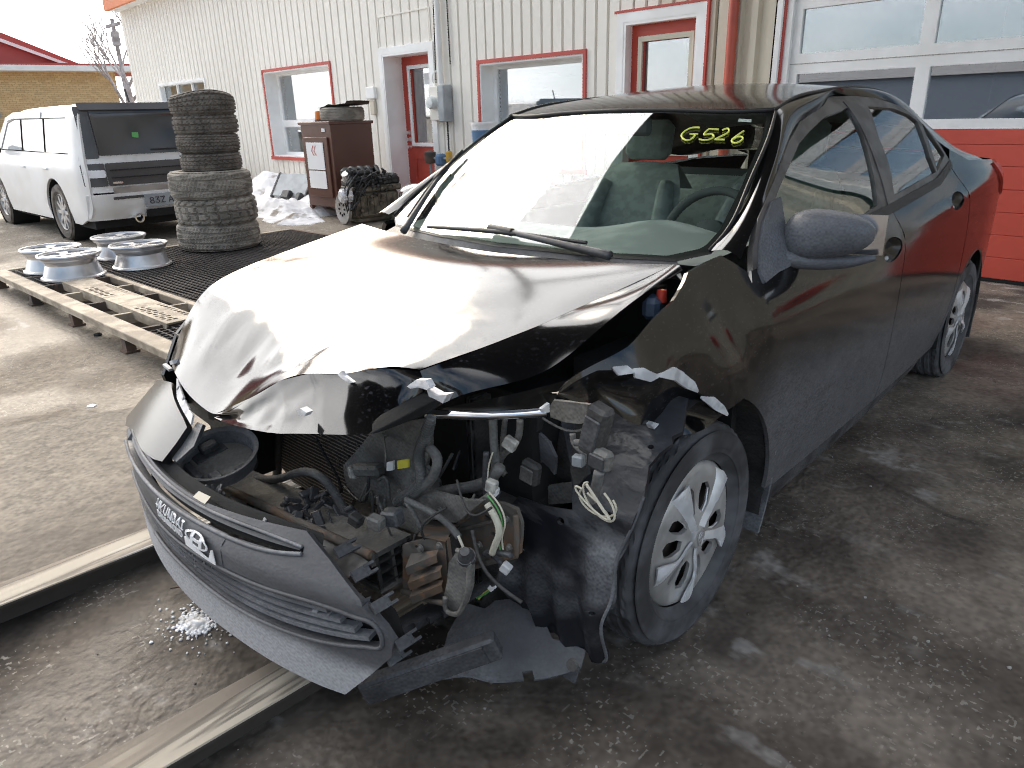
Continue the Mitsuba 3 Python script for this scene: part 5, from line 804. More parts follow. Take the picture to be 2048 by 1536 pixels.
part(CAR, 'engine_bay', L([bx(-.62, .60, -.36, .10, .30, .74), bx(.60, .70, -.20, .10, .50, .80), bx(-.64, .66, .05, .12, .3, .93), bx(-.64, -.55, -.6, -.3, .2, .55)]), 'dark_void'); part(CAR, 'bulkhead', bx(-.70, .80, .27, .30, .2, .93), 'dark_void')  # solid black boxes added so the gaps into the bay stay dark
part(CAR, 'fluid_reservoir', move(bx(-.022, .022, -.035, .035, -.03, .025, .012), at(*[0.7, -0.01, 0.905], (RZ, 20))), 'reservoir_blue', 30); part(CAR, 'filler_cap', move(lathe([(0, .03), (.012, .03), (.014, 0), (0, 0)], 10), at(*[0.715, 0.002, 0.915])), 'red_cap', 40); part(CAR, 'filler_tip', move(lathe([(0, .02), (.005, .018), (.006, 0)], 8), at(*[0.715, 0.005, 0.927])), 'label_yellow', 40)
# cabin
ds = loft([[(x, .20 + .14 * x * x, .955 + .0 * x) for x in np.linspace(-.66, .66, 9)], [(x, .42, .965 + .03 * math.exp(-((x - .36) / .22) ** 2)) for x in np.linspace(-.68, .68, 9)], [(x, .64, .955 + .055 * math.exp(-((x - .36) / .20) ** 2)) for x in np.linspace(-.68, .68, 9)], [(x, .74, .90 + .05 * math.exp(-((x - .36) / .2) ** 2)) for x in np.linspace(-.68, .68, 9)], [(x, .76, .60) for x in np.linspace(-.68, .68, 9)]], 30, 40)
part(CAR, 'dashboard', ds, 'dash_grey', True)
part(CAR, 'steering_wheel', move(cat([lathe([(.172 + .016 * math.cos(a), .016 * math.sin(a)) for a in np.linspace(0, 2 * math.pi, 11)], 36), lathe([(0, .02), (.06, .015), (.07, -.02), (0, -.03)], 16), bx(-.165, .165, -.02, .02, -.012, .008, .006)]), at(.37, .86, .93, (RX, 62))), 'cabin_dark', True)
def seat(x):
    s = part(CAR, 'seat', loft([[(x - .25, 1.36, .50), (x, 1.33, .52), (x + .25, 1.36, .50)], [(x - .26, 1.40, .75), (x, 1.40, .75), (x + .26, 1.40, .75)], [(x - .22, 1.52, 1.06), (x, 1.50, 1.06), (x + .22, 1.52, 1.06)], [(x - .16, 1.60, 1.12), (x, 1.58, 1.13), (x + .16, 1.60, 1.12)], [(x - .2, 1.68, 1.0), (x, 1.68, 1.0), (x + .2, 1.68, 1.0)]], 20, 14), 'seat_cloth', True)
    for k in (-.17, .17): part(s, 'bolster', tube([(x + k * 1.25, 1.34, .55), (x + k * 1.25, 1.38, .80), (x + k, 1.49, 1.04)], [.06, .055, .035], 10), 'seat_cloth', True)
    part(s, 'headrest', move(bx(-.12, .12, -.045, .045, -.09, .09, .03), at(x, 1.60, 1.225, (RX, -12))), 'seat_cloth', True)
seat(.36); seat(-.36)
part(CAR, 'cabin', L([bx(-.70, .74, 2.25, 2.3, .3, 1.05), bx(-.7, .7, .8, 2.3, .3, .34), bx(-.74, -.70, .4, 2.3, .3, .92), bx(.74, .78, .45, 2.3, .3, .92), bx(-.15, .15, .8, 1.5, .4, .62)]), 'cabin_dark'); part(CAR, 'rear_seat', loft([[(-.6, 1.98, .5), (.6, 1.98, .5)], [(-.6, 2.1, .98), (.6, 2.1, .98)], [(-.6, 2.2, 1.02), (.6, 2.2, 1.02)]], 8, 4, crv, crv), 'seat_cloth', True)
part(CAR, 'roof_lining', grid(RG[3:-8] - [0, 0, .03]), 'seat_cloth', True); part(CAR, 'inner_mirror', bx(-.11, .11, .86, .89, 1.27, 1.34, .02), 'cabin_dark')
# door mirrors
def mirror(sx):
    c = np.array([.893, .575, 1.020]); a, b, d = .120, .068, .066; n, m = 28, 22; V = []
    for i in range(m):
        f = -math.pi / 2 + math.pi * i / (m - 1)
        for j in range(n):
            h = 2 * math.pi * j / n; s = lambda v, e: np.sign(v) * abs(v) ** e
            x = a * s(math.cos(f), .75) * s(math.cos(h), .72); z = d * s(math.sin(f), .85); y = b * s(math.cos(f), .75) * s(math.sin(h), .8)
            z *= 1 - .25 * (x / a); z += .012 * (x / a); y = min(y, .045); y *= 1 - .2 * max(0, x / a)
            V.append((x, y, z))
    V = np.array(V) @ rot(RZ, 14)[:3, :3].T @ rot(RY, 4)[:3, :3].T + c; V[:, 0] *= sx
    F = [(i * n + j, i * n + (j + 1) % n, (i + 1) * n + (j + 1) % n, (i + 1) * n + j) for i in range(m - 1) for j in range(n)]
    h = M(V, np.array(F) if sx > 0 else np.array(F)[:, ::-1])
    w = part(CAR, 'door_mirror', h, 'mirror_plastic' if sx > 0 else 'suv_white' if False else ('mirror_plastic' if sx > 0 else 'hood_paint'), True)
    part(w, 'lower_cover', tube([(sx * .78, .47, .965), (sx * .82, .52, .950), (sx * .88, .56, .945), (sx * .96, .585, .950), (sx * 1.02, .60, .965)], [.022, .024, .024, .018, .008], 10), 'mirror_plastic', True)
    part(w, 'mirror_glass', move(bx(-.12, .12, 0, .004, -.055, .055), at(sx * .905, .622, 1.018, (RZ, sx * 14))), 'chrome')
    return w
mw = mirror(1); mirror(-1)
sail = Polygon([[0.518, 1.105], [0.572, 1.112], [0.542, 1.055], [0.506, 0.978], [0.487, 0.943], [0.41, 0.939], [0.321, 0.927], [0.326, 0.952], [0.372, 1.009], [0.431, 1.061]]).buffer(.004)
part(mw, 'sail', sheet(sail, sd(0.012), 0.03, 0.02, OUT), 'mirror_plastic', True)

# ------------------------------------------------------------------ wheels of the black car
def road_wheel(y, sx=1):
    A = at(sx * .765, y, .30, (RZ, 90 if sx > 0 else -90)) @ rot(RX, 90) if False else at(sx * .765, y, .30, (RY, 90 * sx))
    w = part(CAR, 'wheel', move(lathe([(.0, -.08), (.19, -.08), (.195, .05), (.17, .06), (0, .055)], 32), A), 'steel_wheel', 35)
    v = tyre(.316, .205, .200, 120, grooves=(-.30, -.1, .1, .30), blocks=56, depth=.007, sip=.28); vv = np.array(v.vertices); 
    m = move(M(vv, v.faces), A); q = np.array(m.vertices); q[:, 2] = np.maximum(q[:, 2], 0.002); part(w, 'tyre', M(q, m.faces), 'tyre_rubber', 35)
    # cover: ring, five twisted spokes with a pair of holes beside each
    R = .2067; disc = Point(0, 0).buffer(R, 64); holes = []
    for k in range(5):
        for s, o in ((1, 19), (-1, 24)):
            holes.append(affinity.rotate(Polygon([(.072, -.006), (.090, -.013), (.130, -.018), (.146, -.008), (.143, .009), (.118, .013), (.080, .007)]).buffer(.004), 72 * k + s * o, origin=(0, 0)))
    face = disc.difference(shapely.unary_union(holes))
    def dome(p, k=0.0):
        r = np.hypot(p[:, 0], p[:, 1]); a = np.arctan2(p[:, 1], p[:, 0]); z = .080 + .012 * np.clip(1 - (r / .19) ** 2, 0, 1) - .020 * np.clip((r - .185) / .022, 0, 1) ** 2
        sp = np.cos((a % (2 * math.pi / 5) - math.pi / 5 * 0) * 5); z += .010 * np.clip((r - .05) / .04, 0, 1) * np.clip((.195 - r) / .03, 0, 1) * sp * .7
        return np.c_[p[:, 0], p[:, 1], z + k]
    part(w, 'hubcap', move(sheet(face, dome, 0.008, 0.012, (0, 0, 1)), A), 'hubcap_silver', 40)
    for k in range(5):
        c0, s0 = math.cos(math.radians(72 * k)), math.sin(math.radians(72 * k)); st = Polygon([(.030, -.012), (.07, -.016), (.10, -.018), (.15, -.052), (.176, -.066), (.190, -.035), (.192, .0), (.176, .026), (.15, .018), (.10, .012), (.07, .012), (.030, .012)])
        g = affinity.rotate(st, 72 * k + 3, origin=(0, 0)); part(w, 'hubcap_spoke', move(sheet(g, lambda p, c0=c0, s0=s0: dome(p, 0.004) + np.c_[0 * p, 0.010 * np.clip((-(p[:, 0] * -s0 + p[:, 1] * c0)) / .02, -1, 1)], 0.01, 0.006, (0, 0, 1)), A), 'hubcap_bright', 40)
    em = part(w, 'hub_emblem', move(lathe([(0, .105), (.026, .103), (.031, .097), (.031, .085)], 24), A), 'hubcap_silver', 40)
    for (rx, ry) in ((.019, .013), (.007, .013), (.013, .006)): part(em, 'oval', move(tube([(rx * math.cos(t), ry * math.sin(t) + (.005 if (rx, ry) == (.013, .006) else 0), .106) for t in np.linspace(0, 2 * math.pi, 20)], .0016, 5), A), 'alloy', True)
    part(w, 'rim_lip', move(lathe([(R + .001, .058), (R + .008, .070), (R + .012, .062), (R + .010, .05)], 48), A), 'steel_wheel', 40)
    return w
road_wheel(0.0); road_wheel(2.69); road_wheel(2.69, -1); road_wheel(0.0, -1)
# arch liners
def cyl(q, R=.43, k=1.0, nz=0.012): 
    r = R + nz * (meshkit.fbm(np.c_[q * 7, 0 * q[:, 0]], 3, 6) - .5) * 2; return np.c_[q[:, 0], -r * np.cos(q[:, 1]), .30 + r * np.sin(q[:, 1])]
lpoly = Polygon([(.555, .36), (.575, .445), (.66, .46), (.74, .50), (.70, .70), (.60, .95), (.62, 1.35), (.86, 1.35), (.90, 1.12), (.888, 1.06), (.897, 1.02), (.884, .95), (.876, .86), (.898, .70), (.896, .55), (.892, .42), (.883, .34), (.886, .12), (.872, -.02), (.862, -.05), (.866, -.30), (.850, -.36), (.80, -.385), (.70, -.40), (.60, -.36), (.56, -.10)])
lholes = [ell((.838, .545), .012, .02), ell((.856, .965), .007, .014), ell((.72, .42), .010, .020), ell((.845, .02), .007, .014)]
LN = part(CAR, 'arch_liner', sheet(lpoly.difference(shapely.unary_union(lholes)), lambda q: cyl(q, .43 + .014 * np.sin(q[:, 0] * 70) * np.clip(.40 - q[:, 1], 0, .5) * 2), 0.02, 0.010, (0, -1, 0)), 'liner_plastic', True, label='torn black plastic arch liner in front of the wheel')
part(LN, 'liner_flange', tube([tuple(cyl(np.array([[x, t]]))[0]) for x, t in ((.897, .70), (.893, .5), (.884, .36), (.884, .12), (.868, -.03), (.866, -.30), (.848, -.365))], 0.004, 6), 'shield_plastic', True)
part(CAR, 'rear_arch_liner', L([sheet(sbox(.45, math.radians(75), .86, math.radians(196)), lambda q: cyl(q, .40), 0.04, 0.0, (0, 1, 0)), sheet(sbox(.45, math.radians(-10), .86, math.radians(190)), lambda q: np.c_[q[:, 0], 2.69 - .385 * np.cos(q[:, 1]), .30 + .385 * np.sin(q[:, 1])], .06, 0, (0, 0, -1)), bx(.44, .46, 2.3, 3.08, .05, .68), bx(.44, .47, -.42, .42, .05, .72)]), 'grimy_dark', True)
part(CAR, 'mudguard', sheet(Polygon([(.66, .02), (.86, .02), (.88, .30), (.86, .46), (.70, .46)]), lambda q: np.c_[q[:, 0], .39 + .03 * np.sin(q[:, 1] * 8) + 0 * q[:, 0], q[:, 1] + .10], .04, .012, (0, -1, 0)), 'shield_plastic', True)
# ------------------------------------------------------------------ loose bumper
def by(x, z): return -.97 + .275 * x * x + 1.0 * np.maximum(0, z - .46) + .3 * np.maximum(0, .2 - z)
def bf(off=0.0): return lambda q: np.c_[q[:, 0], by(q[:, 0], q[:, 1]) - off, q[:, 1]]
def bplace(m, x0, z0, off=.004, s=1.0, shear=0.0):
    v = np.asarray(m.vertices); x, z = x0 + v[:, 0] * s, z0 + v[:, 1] * s + shear * v[:, 0]; return M(np.c_[x, by(x, z) - off - v[:, 2], z], np.asarray(m.faces))
FB_ = (0, -1, 0)
slot = Polygon([(-.60, .483), (-.486, .487), (-.17, .494), (.083, .501), (.271, .510), (.407, .5115), (.413, .503), (.353, .493), (.175, .481), (-.005, .475), (-.211, .470), (-.466, .464), (-.60, .458)])
g_top = [(-.56, .402), (-.36, .392), (-.134, .382), (.112, .397), (.348, .413), (.504, .428), (.620, .424)]; g_bot = [(-.56, .345), (-.36, .322), (-.138, .312), (-.023, .312), (.173, .307), (.361, .314), (.533, .339), (.634, .368)]
gopen = Polygon(g_top + g_bot[::-1]).buffer(-.004).buffer(.008)
gbody = Polygon([(-.66, .470), (-.544, .482), (-.329, .498), (-.186, .500), (.027, .506), (.222, .521), (.39, .535), (.483, .506), (.592, .466), (.642, .413), (.661, .383), (.655, .350), (.601, .285), (.529, .204), (.461, .199), (.34, .199), (.176, .204), (0, .206), (-.3, .205), (-.6, .21), (-.74, .24), (-.80, .32), (-.78, .42)]).buffer(.012).buffer(-.012)
BM = part(CAR, 'bumper', sheet(gbody.difference(slot).difference(gopen), bf(), 0.02, 0.022, FB_), 'bumper_plastic', True, label='dusty loose front bumper hanging off its mounts')
part(BM, 'bumper_wing', sheet(Polygon([(-.80, .44), (-.76, .50), (-.70, .585), (-.643, .600), (-.534, .622), (-.42, .610), (-.28, .600), (-.226, .593), (-.228, .555), (-.239, .515), (-.30, .504), (-.40, .494), (-.541, .487), (-.66, .474)]), bf(.004), 0.02, 0.02, FB_), 'glossy_black', True, label='glossy painted corner of the bumper mirroring the sky')
part(BM, 'clip_flange', sheet(Polygon([(-.530, .632), (-.512, .634), (-.250, .612), (-.228, .596), (-.27, .600), (-.42, .610)]).difference(shapely.unary_union([ell((x, .6215 - .10 * (x + .38) * .3), .008, .005) for x in (-.46, -.37, -.29)])), bf(-.004), 0.01, 0.006, FB_), 'primer_grey')
part(BM, 'flange_end', cat([sheet(Polygon([(-.226, .598), (-.190, .602), (-.165, .56), (-.20, .518), (-.239, .515)]), lambda q: bf(-.02)(q) + np.c_[0 * q, 0 * q[:, 0]], 0.02, 0.01, FB_)]), 'black_plastic', True)
part(BM, 'inner_tray', loft([[(x, float(by(x, .50)) + .03, .488 + .02 * (x + .4)) for x in np.linspace(-.60, .42, 12)], [(x, float(by(x, .50)) + .055 + .04 * max(0, x), .455 + .03 * (x + .4)) for x in np.linspace(-.56, .40, 12)]], 4, 30), 'black_plastic', True)
part(BM, 'opening_back', L([sheet(slot.buffer(.012), bf(-.035), .03, 0, FB_), sheet(gopen.buffer(.012), bf(-.045), .03, 0, FB_)]), 'dark_void', True)
part(BM, 'upper_slat', sheet(LineString([(-.58, .470), (-.2, .481), (.1, .4905), (.30, .4995), (.395, .5045)]).buffer(.0035, cap_style=2), bf(-.008), .02, .02, FB_), 'bumper_plastic', True)
part(BM, 'upper_lip', L([tube([(x, float(by(x, z)) - .004, z) for x, z in ((-.60, .458), (-.466, .463), (-.211, .469), (-.005, .474), (.175, .480), (.353, .492), (.413, .5025))], .005, 6), tube([(x, float(by(x, z)) - .004, z) for x, z in ((-.60, .484), (-.486, .488), (-.17, .495), (.083, .502), (.271, .511), (.405, .5125))], .004, 6)]), 'shield_plastic', True)
gt, gb_ = crv(g_top, 40), crv(g_bot, 40)
for k in range(1, 5):
    f = k / 5; ln = gt + (gb_ - gt) * f; ln = ln[1:-1 - (4 - k)]
    part(BM, 'grille_slat', sheet(LineString(ln).buffer(.0045, cap_style=2), lambda q: bf(-.006)(q), .02, .026, FB_), 'shield_plastic', True)
part(BM, 'grille_rim', tube([(x, float(by(x, z)) - .002, z) for x, z in list(gt[2:]) + [(.640, .395)] + list(gb_[::-1][:30])], .005, 6), 'bumper_plastic', True)
part(BM, 'sticker', sheet(Polygon([(.004, .5185), (.060, .5215), (.056, .5065), (-.004, .505)]), bf(.003), .02, 0, FB_), 'siding_cream', label='cream label stuck on the upper edge')
PLT = part(BM, 'dealer_plate', sheet(Polygon([(-.150, .474), (.19, .484), (.185, .405), (-.148, .395)]), bf(.0015), .02, .001, FB_), 'bumper_plastic', True, label='dealer plate lettered HYUNDAI with an oval H emblem')
part(PLT, 'lettering', bplace(move(meshkit.text_mesh('HYUNDAI', .0215, .002), np.diag([1.22, 1, 1, 1])), -.140, .447, .007), 'label_white'); part(PLT, 'lettering', bplace(move(meshkit.text_mesh('DRUMMOND', .0185, .002), np.diag([1.02, 1, 1, 1])), -.138, .422, .007, 1.0, 0.0), 'label_white')
part(PLT, 'white_bar', sheet(Polygon([(.030, .432), (.048, .436), (.062, .425), (.14, .414), (.158, .444), (.166, .447), (.168, .408), (.03, .408)]), bf(.009), .02, .002, FB_), 'label_white')
emo = ell((.100, .449), .051, .0205); emi = affinity.scale(emo, .88, .84)
hh = shapely.unary_union([affinity.skew(sbox(.074, .424, .086, .474), 24, 0), affinity.skew(sbox(.114, .424, .126, .474), 24, 0), sbox(.078, .4445, .122, .4535)]).intersection(emi)
part(PLT, 'emblem_field', sheet(emi, bf(.0105), .02, .001, FB_), 'bumper_plastic'); part(PLT, 'emblem', sheet(emo.difference(emi).union(hh), bf(.0125), .02, .002, FB_), 'label_white')
rngc = np.random.default_rng(12)
for (x, z) in ((.485, .515), (.55, .49), (.62, .452), (.665, .375), (.640, .33)): part(BM, 'clip', move(L([bx(-.012, .012, 0, .04, -.004, .004), bx(-.012, -.006, .03, .055, -.008, .006), bx(.006, .012, .03, .055, -.008, .006)]), at(x, float(by(x, z)) + .005, z, (RY, 40))), 'black_plastic')
for k in range(8): part(BM, 'broken_tab', move(bx(-.004, .004, -.002, .002, 0, rngc.uniform(.012, .026)), at(-.02 + .013 * k + (.18 if k > 5 else 0), float(by(0, .5)) + .055, .50, (RX, rngc.uniform(-30, 40)), (RY, rngc.uniform(-40, 40)))), 'primer_grey' if k > 5 else 'black_plastic')
part(BM, 'headlamp_trim', sheet(Polygon([(-.63, .655), (-.60, .735), (-.565, .665), (-.54, .632), (-.60, .628)]), bf(-.03), .02, .012, FB_), 'glossy_black', True)
part(BM, 'headlamp_clip', L([move(bx(-.022, .022, -.006, .006, -.004, .004), at(-.63, -.70, .640, (RY, 10))), move(bx(-.014, .014, -.01, .01, -.006, .006), at(-.565, -.70, .672, (RY, -20)))]), 'primer_grey')
# under-bumper rib and splash shield
part(CAR, 'bumper_rib', L([move(bx(0, .34, -.02, .02, -.03, .03, .006), basis((.50, -.83, .15), (.66, .62, .36), (-.68, .73, 0), (-.26, -.25, .93))), move(bx(.03, .31, -.024, -.018, -.022, .022), basis((.50, -.83, .15), (.66, .62, .36), (-.68, .73, 0), (-.26, -.25, .93)))] + [bx(.44 + .016 * k, .45 + .016 * k, -.80 + .03 * k, -.60 + .03 * k, .21 + .006 * k, .225 + .006 * k) for k in range(7)]), 'black_plastic')
shp = Polygon([[0.485, -0.681], [0.549, -0.669], [0.661, -0.588], [0.759, -0.48], [0.799, -0.426], [0.788, -0.397], [0.707, -0.42], [0.599, -0.372], [0.505, -0.409], [0.497, -0.44], [0.444, -0.454], [0.454, -0.502], [0.47, -0.541], [0.5, -0.58], [0.527, -0.585], [0.494, -0.613]]).buffer(.006)
shh = shapely.unary_union([ell((.49, -.635), .012, .006), ell((.525, -.61), .008, .005), ell((.60, -.585), .010, .006), ell((.57, -.54), .01, .006), Polygon([(.70, -.52), (.715, -.50), (.75, -.525), (.735, -.545)])])
def shf(q): return np.c_[q, .125 + .05 * (meshkit.fbm(np.c_[q * 6, 0 * q[:, 0]], 3, 15) - .5) + .05 * np.clip((q[:, 1] + .56) / .18, 0, 1) ** 2 - .02 * np.clip((q[:, 0] - .6) / .2, 0, 1)]
SH = part(CAR, 'splash_shield', sheet(shp.difference(shh), shf, 0.015, 0.006, (0, 0, 1)), 'shield_plastic', True, label='torn grey splash shield drooping below the bumper')
part(SH, 'torn_flap', chip([[0.74, -0.44, 0.083], [0.81, -0.44, 0.136], [0.798, -0.44, 0.083], [0.765, -0.44, 0.083]], 0), 'shield_plastic'); part(SH, 'bolt', move(lathe([(0, .01), (.014, .008), (.016, 0)], 12), at(*[0.8, -0.45, 0.145], (RX, 70))), 'grimy_metal', 40)
# ------------------------------------------------------------------ opened front end
def plate(poly, y, m, name, th=.008, amp=.012, sl=0.0, holes=(), par=None, lab=None, up=0.0):
    pg = Polygon(poly).buffer(0)
    for h in holes: pg = pg.difference(ell(h[:2], *h[2:]))
    x0, z0 = np.array(poly).mean(0)
    return part(par or CAR, name, sheet(pg, lambda q: np.c_[q[:, 0], y + sl * (q[:, 0] - x0) + up * (q[:, 1] - z0) + amp * (meshkit.fbm(np.c_[q * 11, 0 * q[:, 0] + y * 9], 3, 7) - .5) * 2, q[:, 1]], .018, th, FB_), m, True, label=lab)
RD = plate([[-0.508, 0.365], [0.079, 0.534], [0.039, 0.455], [-0.046, 0.328], [-0.125, 0.207], [-0.302, 0.178], [-0.477, 0.168], [-0.561, 0.219]], -.42, 'radiator_fins', 'radiator', .02, .004, lab='dented radiator with brown clogged fins')
plate([[-1.04, 0.222], [-0.546, 0.353], [-0.615, 0.183], [-0.821, 0.148], [-1.013, 0.12]], -.40, 'radiator_fins', 'cooling_core', .02, .003)
part(RD, 'side_tank', tube([[0.044, -0.41, 0.514], [0.02, -0.41, 0.438], [-0.062, -0.41, 0.314], [-0.135, -0.41, 0.199]], .008, 6), 'grimy_metal', True); part(RD, 'core_frame', tube([[-0.497, -0.425, 0.376], [-0.548, -0.425, 0.235], [-0.583, -0.425, 0.143]], .016, 6), 'grimy_dark', True)
part(RD, 'stone_dents', cat([move(trimesh.creation.icosphere(1, .006), at(rngc.uniform(-.28, .02), -.424, rngc.uniform(.30, .50)) @ np.diag([1, .3, .8, 1])) for _ in range(22)]), 'grimy_metal', kind='stuff')
SP = plate([[0.031, 0.444], [0.094, 0.503], [0.156, 0.569], [0.281, 0.638], [0.397, 0.68], [0.377, 0.591], [0.358, 0.536], [0.398, 0.501], [0.401, 0.457], [0.355, 0.421], [0.226, 0.371], [0.098, 0.347], [0.032, 0.38]], -.50, 'grimy_metal', 'radiator_support', .010, .012, .10, holes=((.165, .345, .006, .006), (.225, .33, .006, .006)), lab='bent dusty radiator support panel')
part(SP, 'bracket', move(bx(-.055, .055, -.02, .02, -.016, .016, .008), at(*[0.16, -0.53, 0.475], (RY, -14), (RZ, 10))), 'grimy_metal', 30); part(SP, 'bracket_tip', move(bx(-.012, .012, -.022, .022, -.018, .018, .006), at(*[0.119, -0.54, 0.462], (RY, -14))), 'white_plastic', 30)
part(SP, 'label', chip([[0.259, -0.535, 0.532], [0.287, -0.535, 0.545], [0.283, -0.535, 0.518], [0.255, -0.535, 0.506]], 0, .002), 'label_white', label='white barcode label'); part(SP, 'label', chip([[0.304, -0.535, 0.551], [0.348, -0.535, 0.57], [0.347, -0.535, 0.547], [0.303, -0.535, 0.528]], 0, .002), 'label_yellow', label='small yellow label')
for k in range(4): part(SP, 'rib', tube([[0.199, -0.525, 0.456], [0.229, -0.525, 0.474], [0.237, -0.525, 0.41]] if k == 0 else [(.12 + .03 * k, -.52, .30), (.12 + .03 * k, -.52, .40)], .005, 5), 'grimy_metal', True)
plate([[0.181, 0.582], [0.619, 0.7], [0.577, 0.587], [0.471, 0.467], [0.334, 0.388], [0.2, 0.34], [0.178, 0.469]], -.34, 'engine_dark', 'air_box', .02, .004, lab='smooth black box behind the missing headlamp')
part(CAR, 'air_box_edge', tube([[0.343, -0.35, 0.617], [0.343, -0.35, 0.539], [0.34, -0.35, 0.441]], .004, 5), 'black_plastic', True)
# crash beam and crash box
b0, b1 = np.array([-0.277, -0.66, 0.333]), np.array([0.419, -0.66, 0.415]); bd = (b1 - b0) / np.linalg.norm(b1 - b0); bz = np.array([-bd[2], 0, bd[0]]); bz /= np.linalg.norm(bz); BB = basis(b0, bd, np.cross(bz, bd), bz); BL = np.linalg.norm(b1 - b0)
CB = part(CAR, 'crash_beam', move(cat([bx(-.15, BL, -.05, .06, -.012, .0), bx(-.15, BL, -.062, -.05, -.03, .008), bx(-.15, BL, -.05, .06, -.105, -.095), bx(-.15, BL, -.004, .004, -.10, -.01)]), BB), 'grimy_metal', label='bent steel crash beam behind the bumper')
part(CB, 'beam_rail', move(tube([(-.1, -.058, .0), (BL * .5, -.060, .002), (BL, -.056, .0)], .012, 8), BB), 'rusty_steel', True)
part(CB, 'foam_absorber', move(loft([[(x, -.062 - .004 * math.sin(x * 30), -.012 + .006 * math.sin(x * 41)) for x in np.linspace(0, BL - .005, 16)], [(x, -.135 - .008 * math.sin(x * 23 + 1), -.045 + .008 * math.sin(x * 37)) for x in np.linspace(.02, BL - .02, 16)], [(x, -.13, -.125 + .01 * math.sin(x * 19)) for x in np.linspace(.02, BL - .03, 16)], [(x, -.06, -.14) for x in np.linspace(0, BL - .02, 16)]], 16, 60), BB), 'dirty_foam', True, label='dirty crushed foam block in front of the crash beam')
part(CB, 'end_ribs', move(L([bx(BL - .06, BL + .001, -.048, .055, -.03 - .028 * k, -.026 - .028 * k) for k in range(3)] + [bx(BL - .006, BL, -.05, -.04, -.1, 0), bx(BL - .006, BL, .045, .055, -.1, 0)]), BB), 'grimy_dark')
part(CB, 'notch', move(L([bx(.10 + .12 * k, .14 + .12 * k, -.064, -.05, -.020, -.004) for k in range(4)]), BB), 'dark_void')
X1 = plate([[0.444, 0.419], [0.517, 0.461], [0.583, 0.484], [0.587, 0.436], [0.588, 0.363], [0.577, 0.314], [0.499, 0.291], [0.428, 0.27]], -.635, 'rusty_steel', 'crash_box', .012, .004, .12, holes=((.43, .41, .005, .005), (.49, .43, .005, .005), (.545, .25, .004, .01)), lab='rust brown crash box torn open at the corner')
for k, (a, b) in enumerate((((822, 1107), (880, 1100)), ((826, 1135), (884, 1135)), ((830, 1160), (886, 1165)))):
    p0, p1 = np.array(([[0.473, -0.645, 0.408], [0.476, -0.645, 0.367], [0.479, -0.645, 0.33]])[k]), np.array(([[0.573, -0.645, 0.461], [0.583, -0.645, 0.426], [0.583, -0.645, 0.387]])[k])
    part(X1, 'rib', cat([grid(np.array([[p0, p1], [p0 + [0.02, -.035, -.012], p1 + [0, -.006, -.01]], [p0 + [0.02, -.030, -.035], p1 + [0, -.004, -.03]]]))]), 'rusty_steel')
X2 = plate([[0.446, 0.386], [0.565, 0.514], [0.617, 0.525], [0.661, 0.524], [0.673, 0.49], [0.666, 0.407], [0.593, 0.356], [0.503, 0.293], [0.458, 0.303]], -.49, 'rusty_steel', 'mounting_plate', .010, .006, .10, holes=((.655, .50, .006, .006), (.57, .47, .012, .007), (.66, .40, .005, .005), (.60, .43, .02, .008)), lab='rusty mounting plate at the end of the frame rail')
part(X2, 'stiffener', L([tube([[0.459, -0.5, 0.396], [0.521, -0.5, 0.463], [0.578, -0.5, 0.522]], .006, 6), tube([[0.481, -0.5, 0.403], [0.558, -0.5, 0.451], [0.625, -0.5, 0.491]], .005, 6), tube([[0.505, -0.5, 0.303], [0.595, -0.5, 0.364], [0.674, -0.5, 0.416]], .007, 6), tube([[0.675, -0.5, 0.523], [0.677, -0.5, 0.473], [0.673, -0.5, 0.415]], .007, 6)]), 'rusty_steel', True)
tl, tr_, br, bl4 = [np.array(v) for v in ([0.497, -0.64, 0.463], [0.593, -0.64, 0.488], [0.486, -0.5, 0.422], [0.368, -0.5, 0.389])]
part(X1, 'box_top', loft([[tl, tr_], [(tl + bl4) / 2 + [0, 0, .006], (tr_ + br) / 2 + [0, 0, .006]], [bl4, br]], 8, 8, lin, crv), 'rusty_steel', True); part(X1, 'box_side', loft([[tr_, tr_ - [0, 0, .15]], [br, br - [0, 0, .15]]], 6, 6, lin, lin), 'grimy_dark', True)
part(X1, 'bottom_flange', tube([[0.433, -0.65, 0.286], [0.518, -0.65, 0.306], [0.597, -0.65, 0.332]], .007, 6), 'rusty_steel', True)
part(CAR, 'frame_rail', bx(.46, .60, -.48, -.05, .32, .46), 'grimy_dark')
TW = plate([[0.654, 0.503], [0.686, 0.502], [0.687, 0.457], [0.681, 0.414], [0.664, 0.366], [0.632, 0.327], [0.605, 0.323], [0.602, 0.358], [0.618, 0.412], [0.628, 0.461]], -.66, 'grimy_metal', 'tow_tab', .016, .003, .1, holes=((.595, .325, .006, .020, -18),), lab='grey tow tab with a slot')
part(TW, 'tab_rim', tube([[0.667, -0.672, 0.515], [0.699, -0.672, 0.512], [0.7, -0.672, 0.47], [0.694, -0.672, 0.427], [0.674, -0.672, 0.376], [0.646, -0.672, 0.342], [0.62, -0.672, 0.338], [0.618, -0.672, 0.373]], .006, 6), 'grimy_metal', True)
part(CAR, 'lamp_socket', move(cat([lathe([(0, .022), (.010, .022), (.014, .014), (.018, .0), (.020, .0), (.020, -.012), (0, -.012)], 16)]), at(*[0.692, -0.67, 0.511], (RX, 25), (RY, 20))), 'black_plastic', 40)
plate([[0.358, 0.47], [0.473, 0.533], [0.585, 0.554], [0.633, 0.569], [0.546, 0.481], [0.45, 0.45], [0.393, 0.387], [0.323, 0.377], [0.26, 0.374], [0.288, 0.427]], -.56, 'grimy_metal', 'torn_bracket', .010, .014, lab='dusty torn sheet bracket above the crash box')
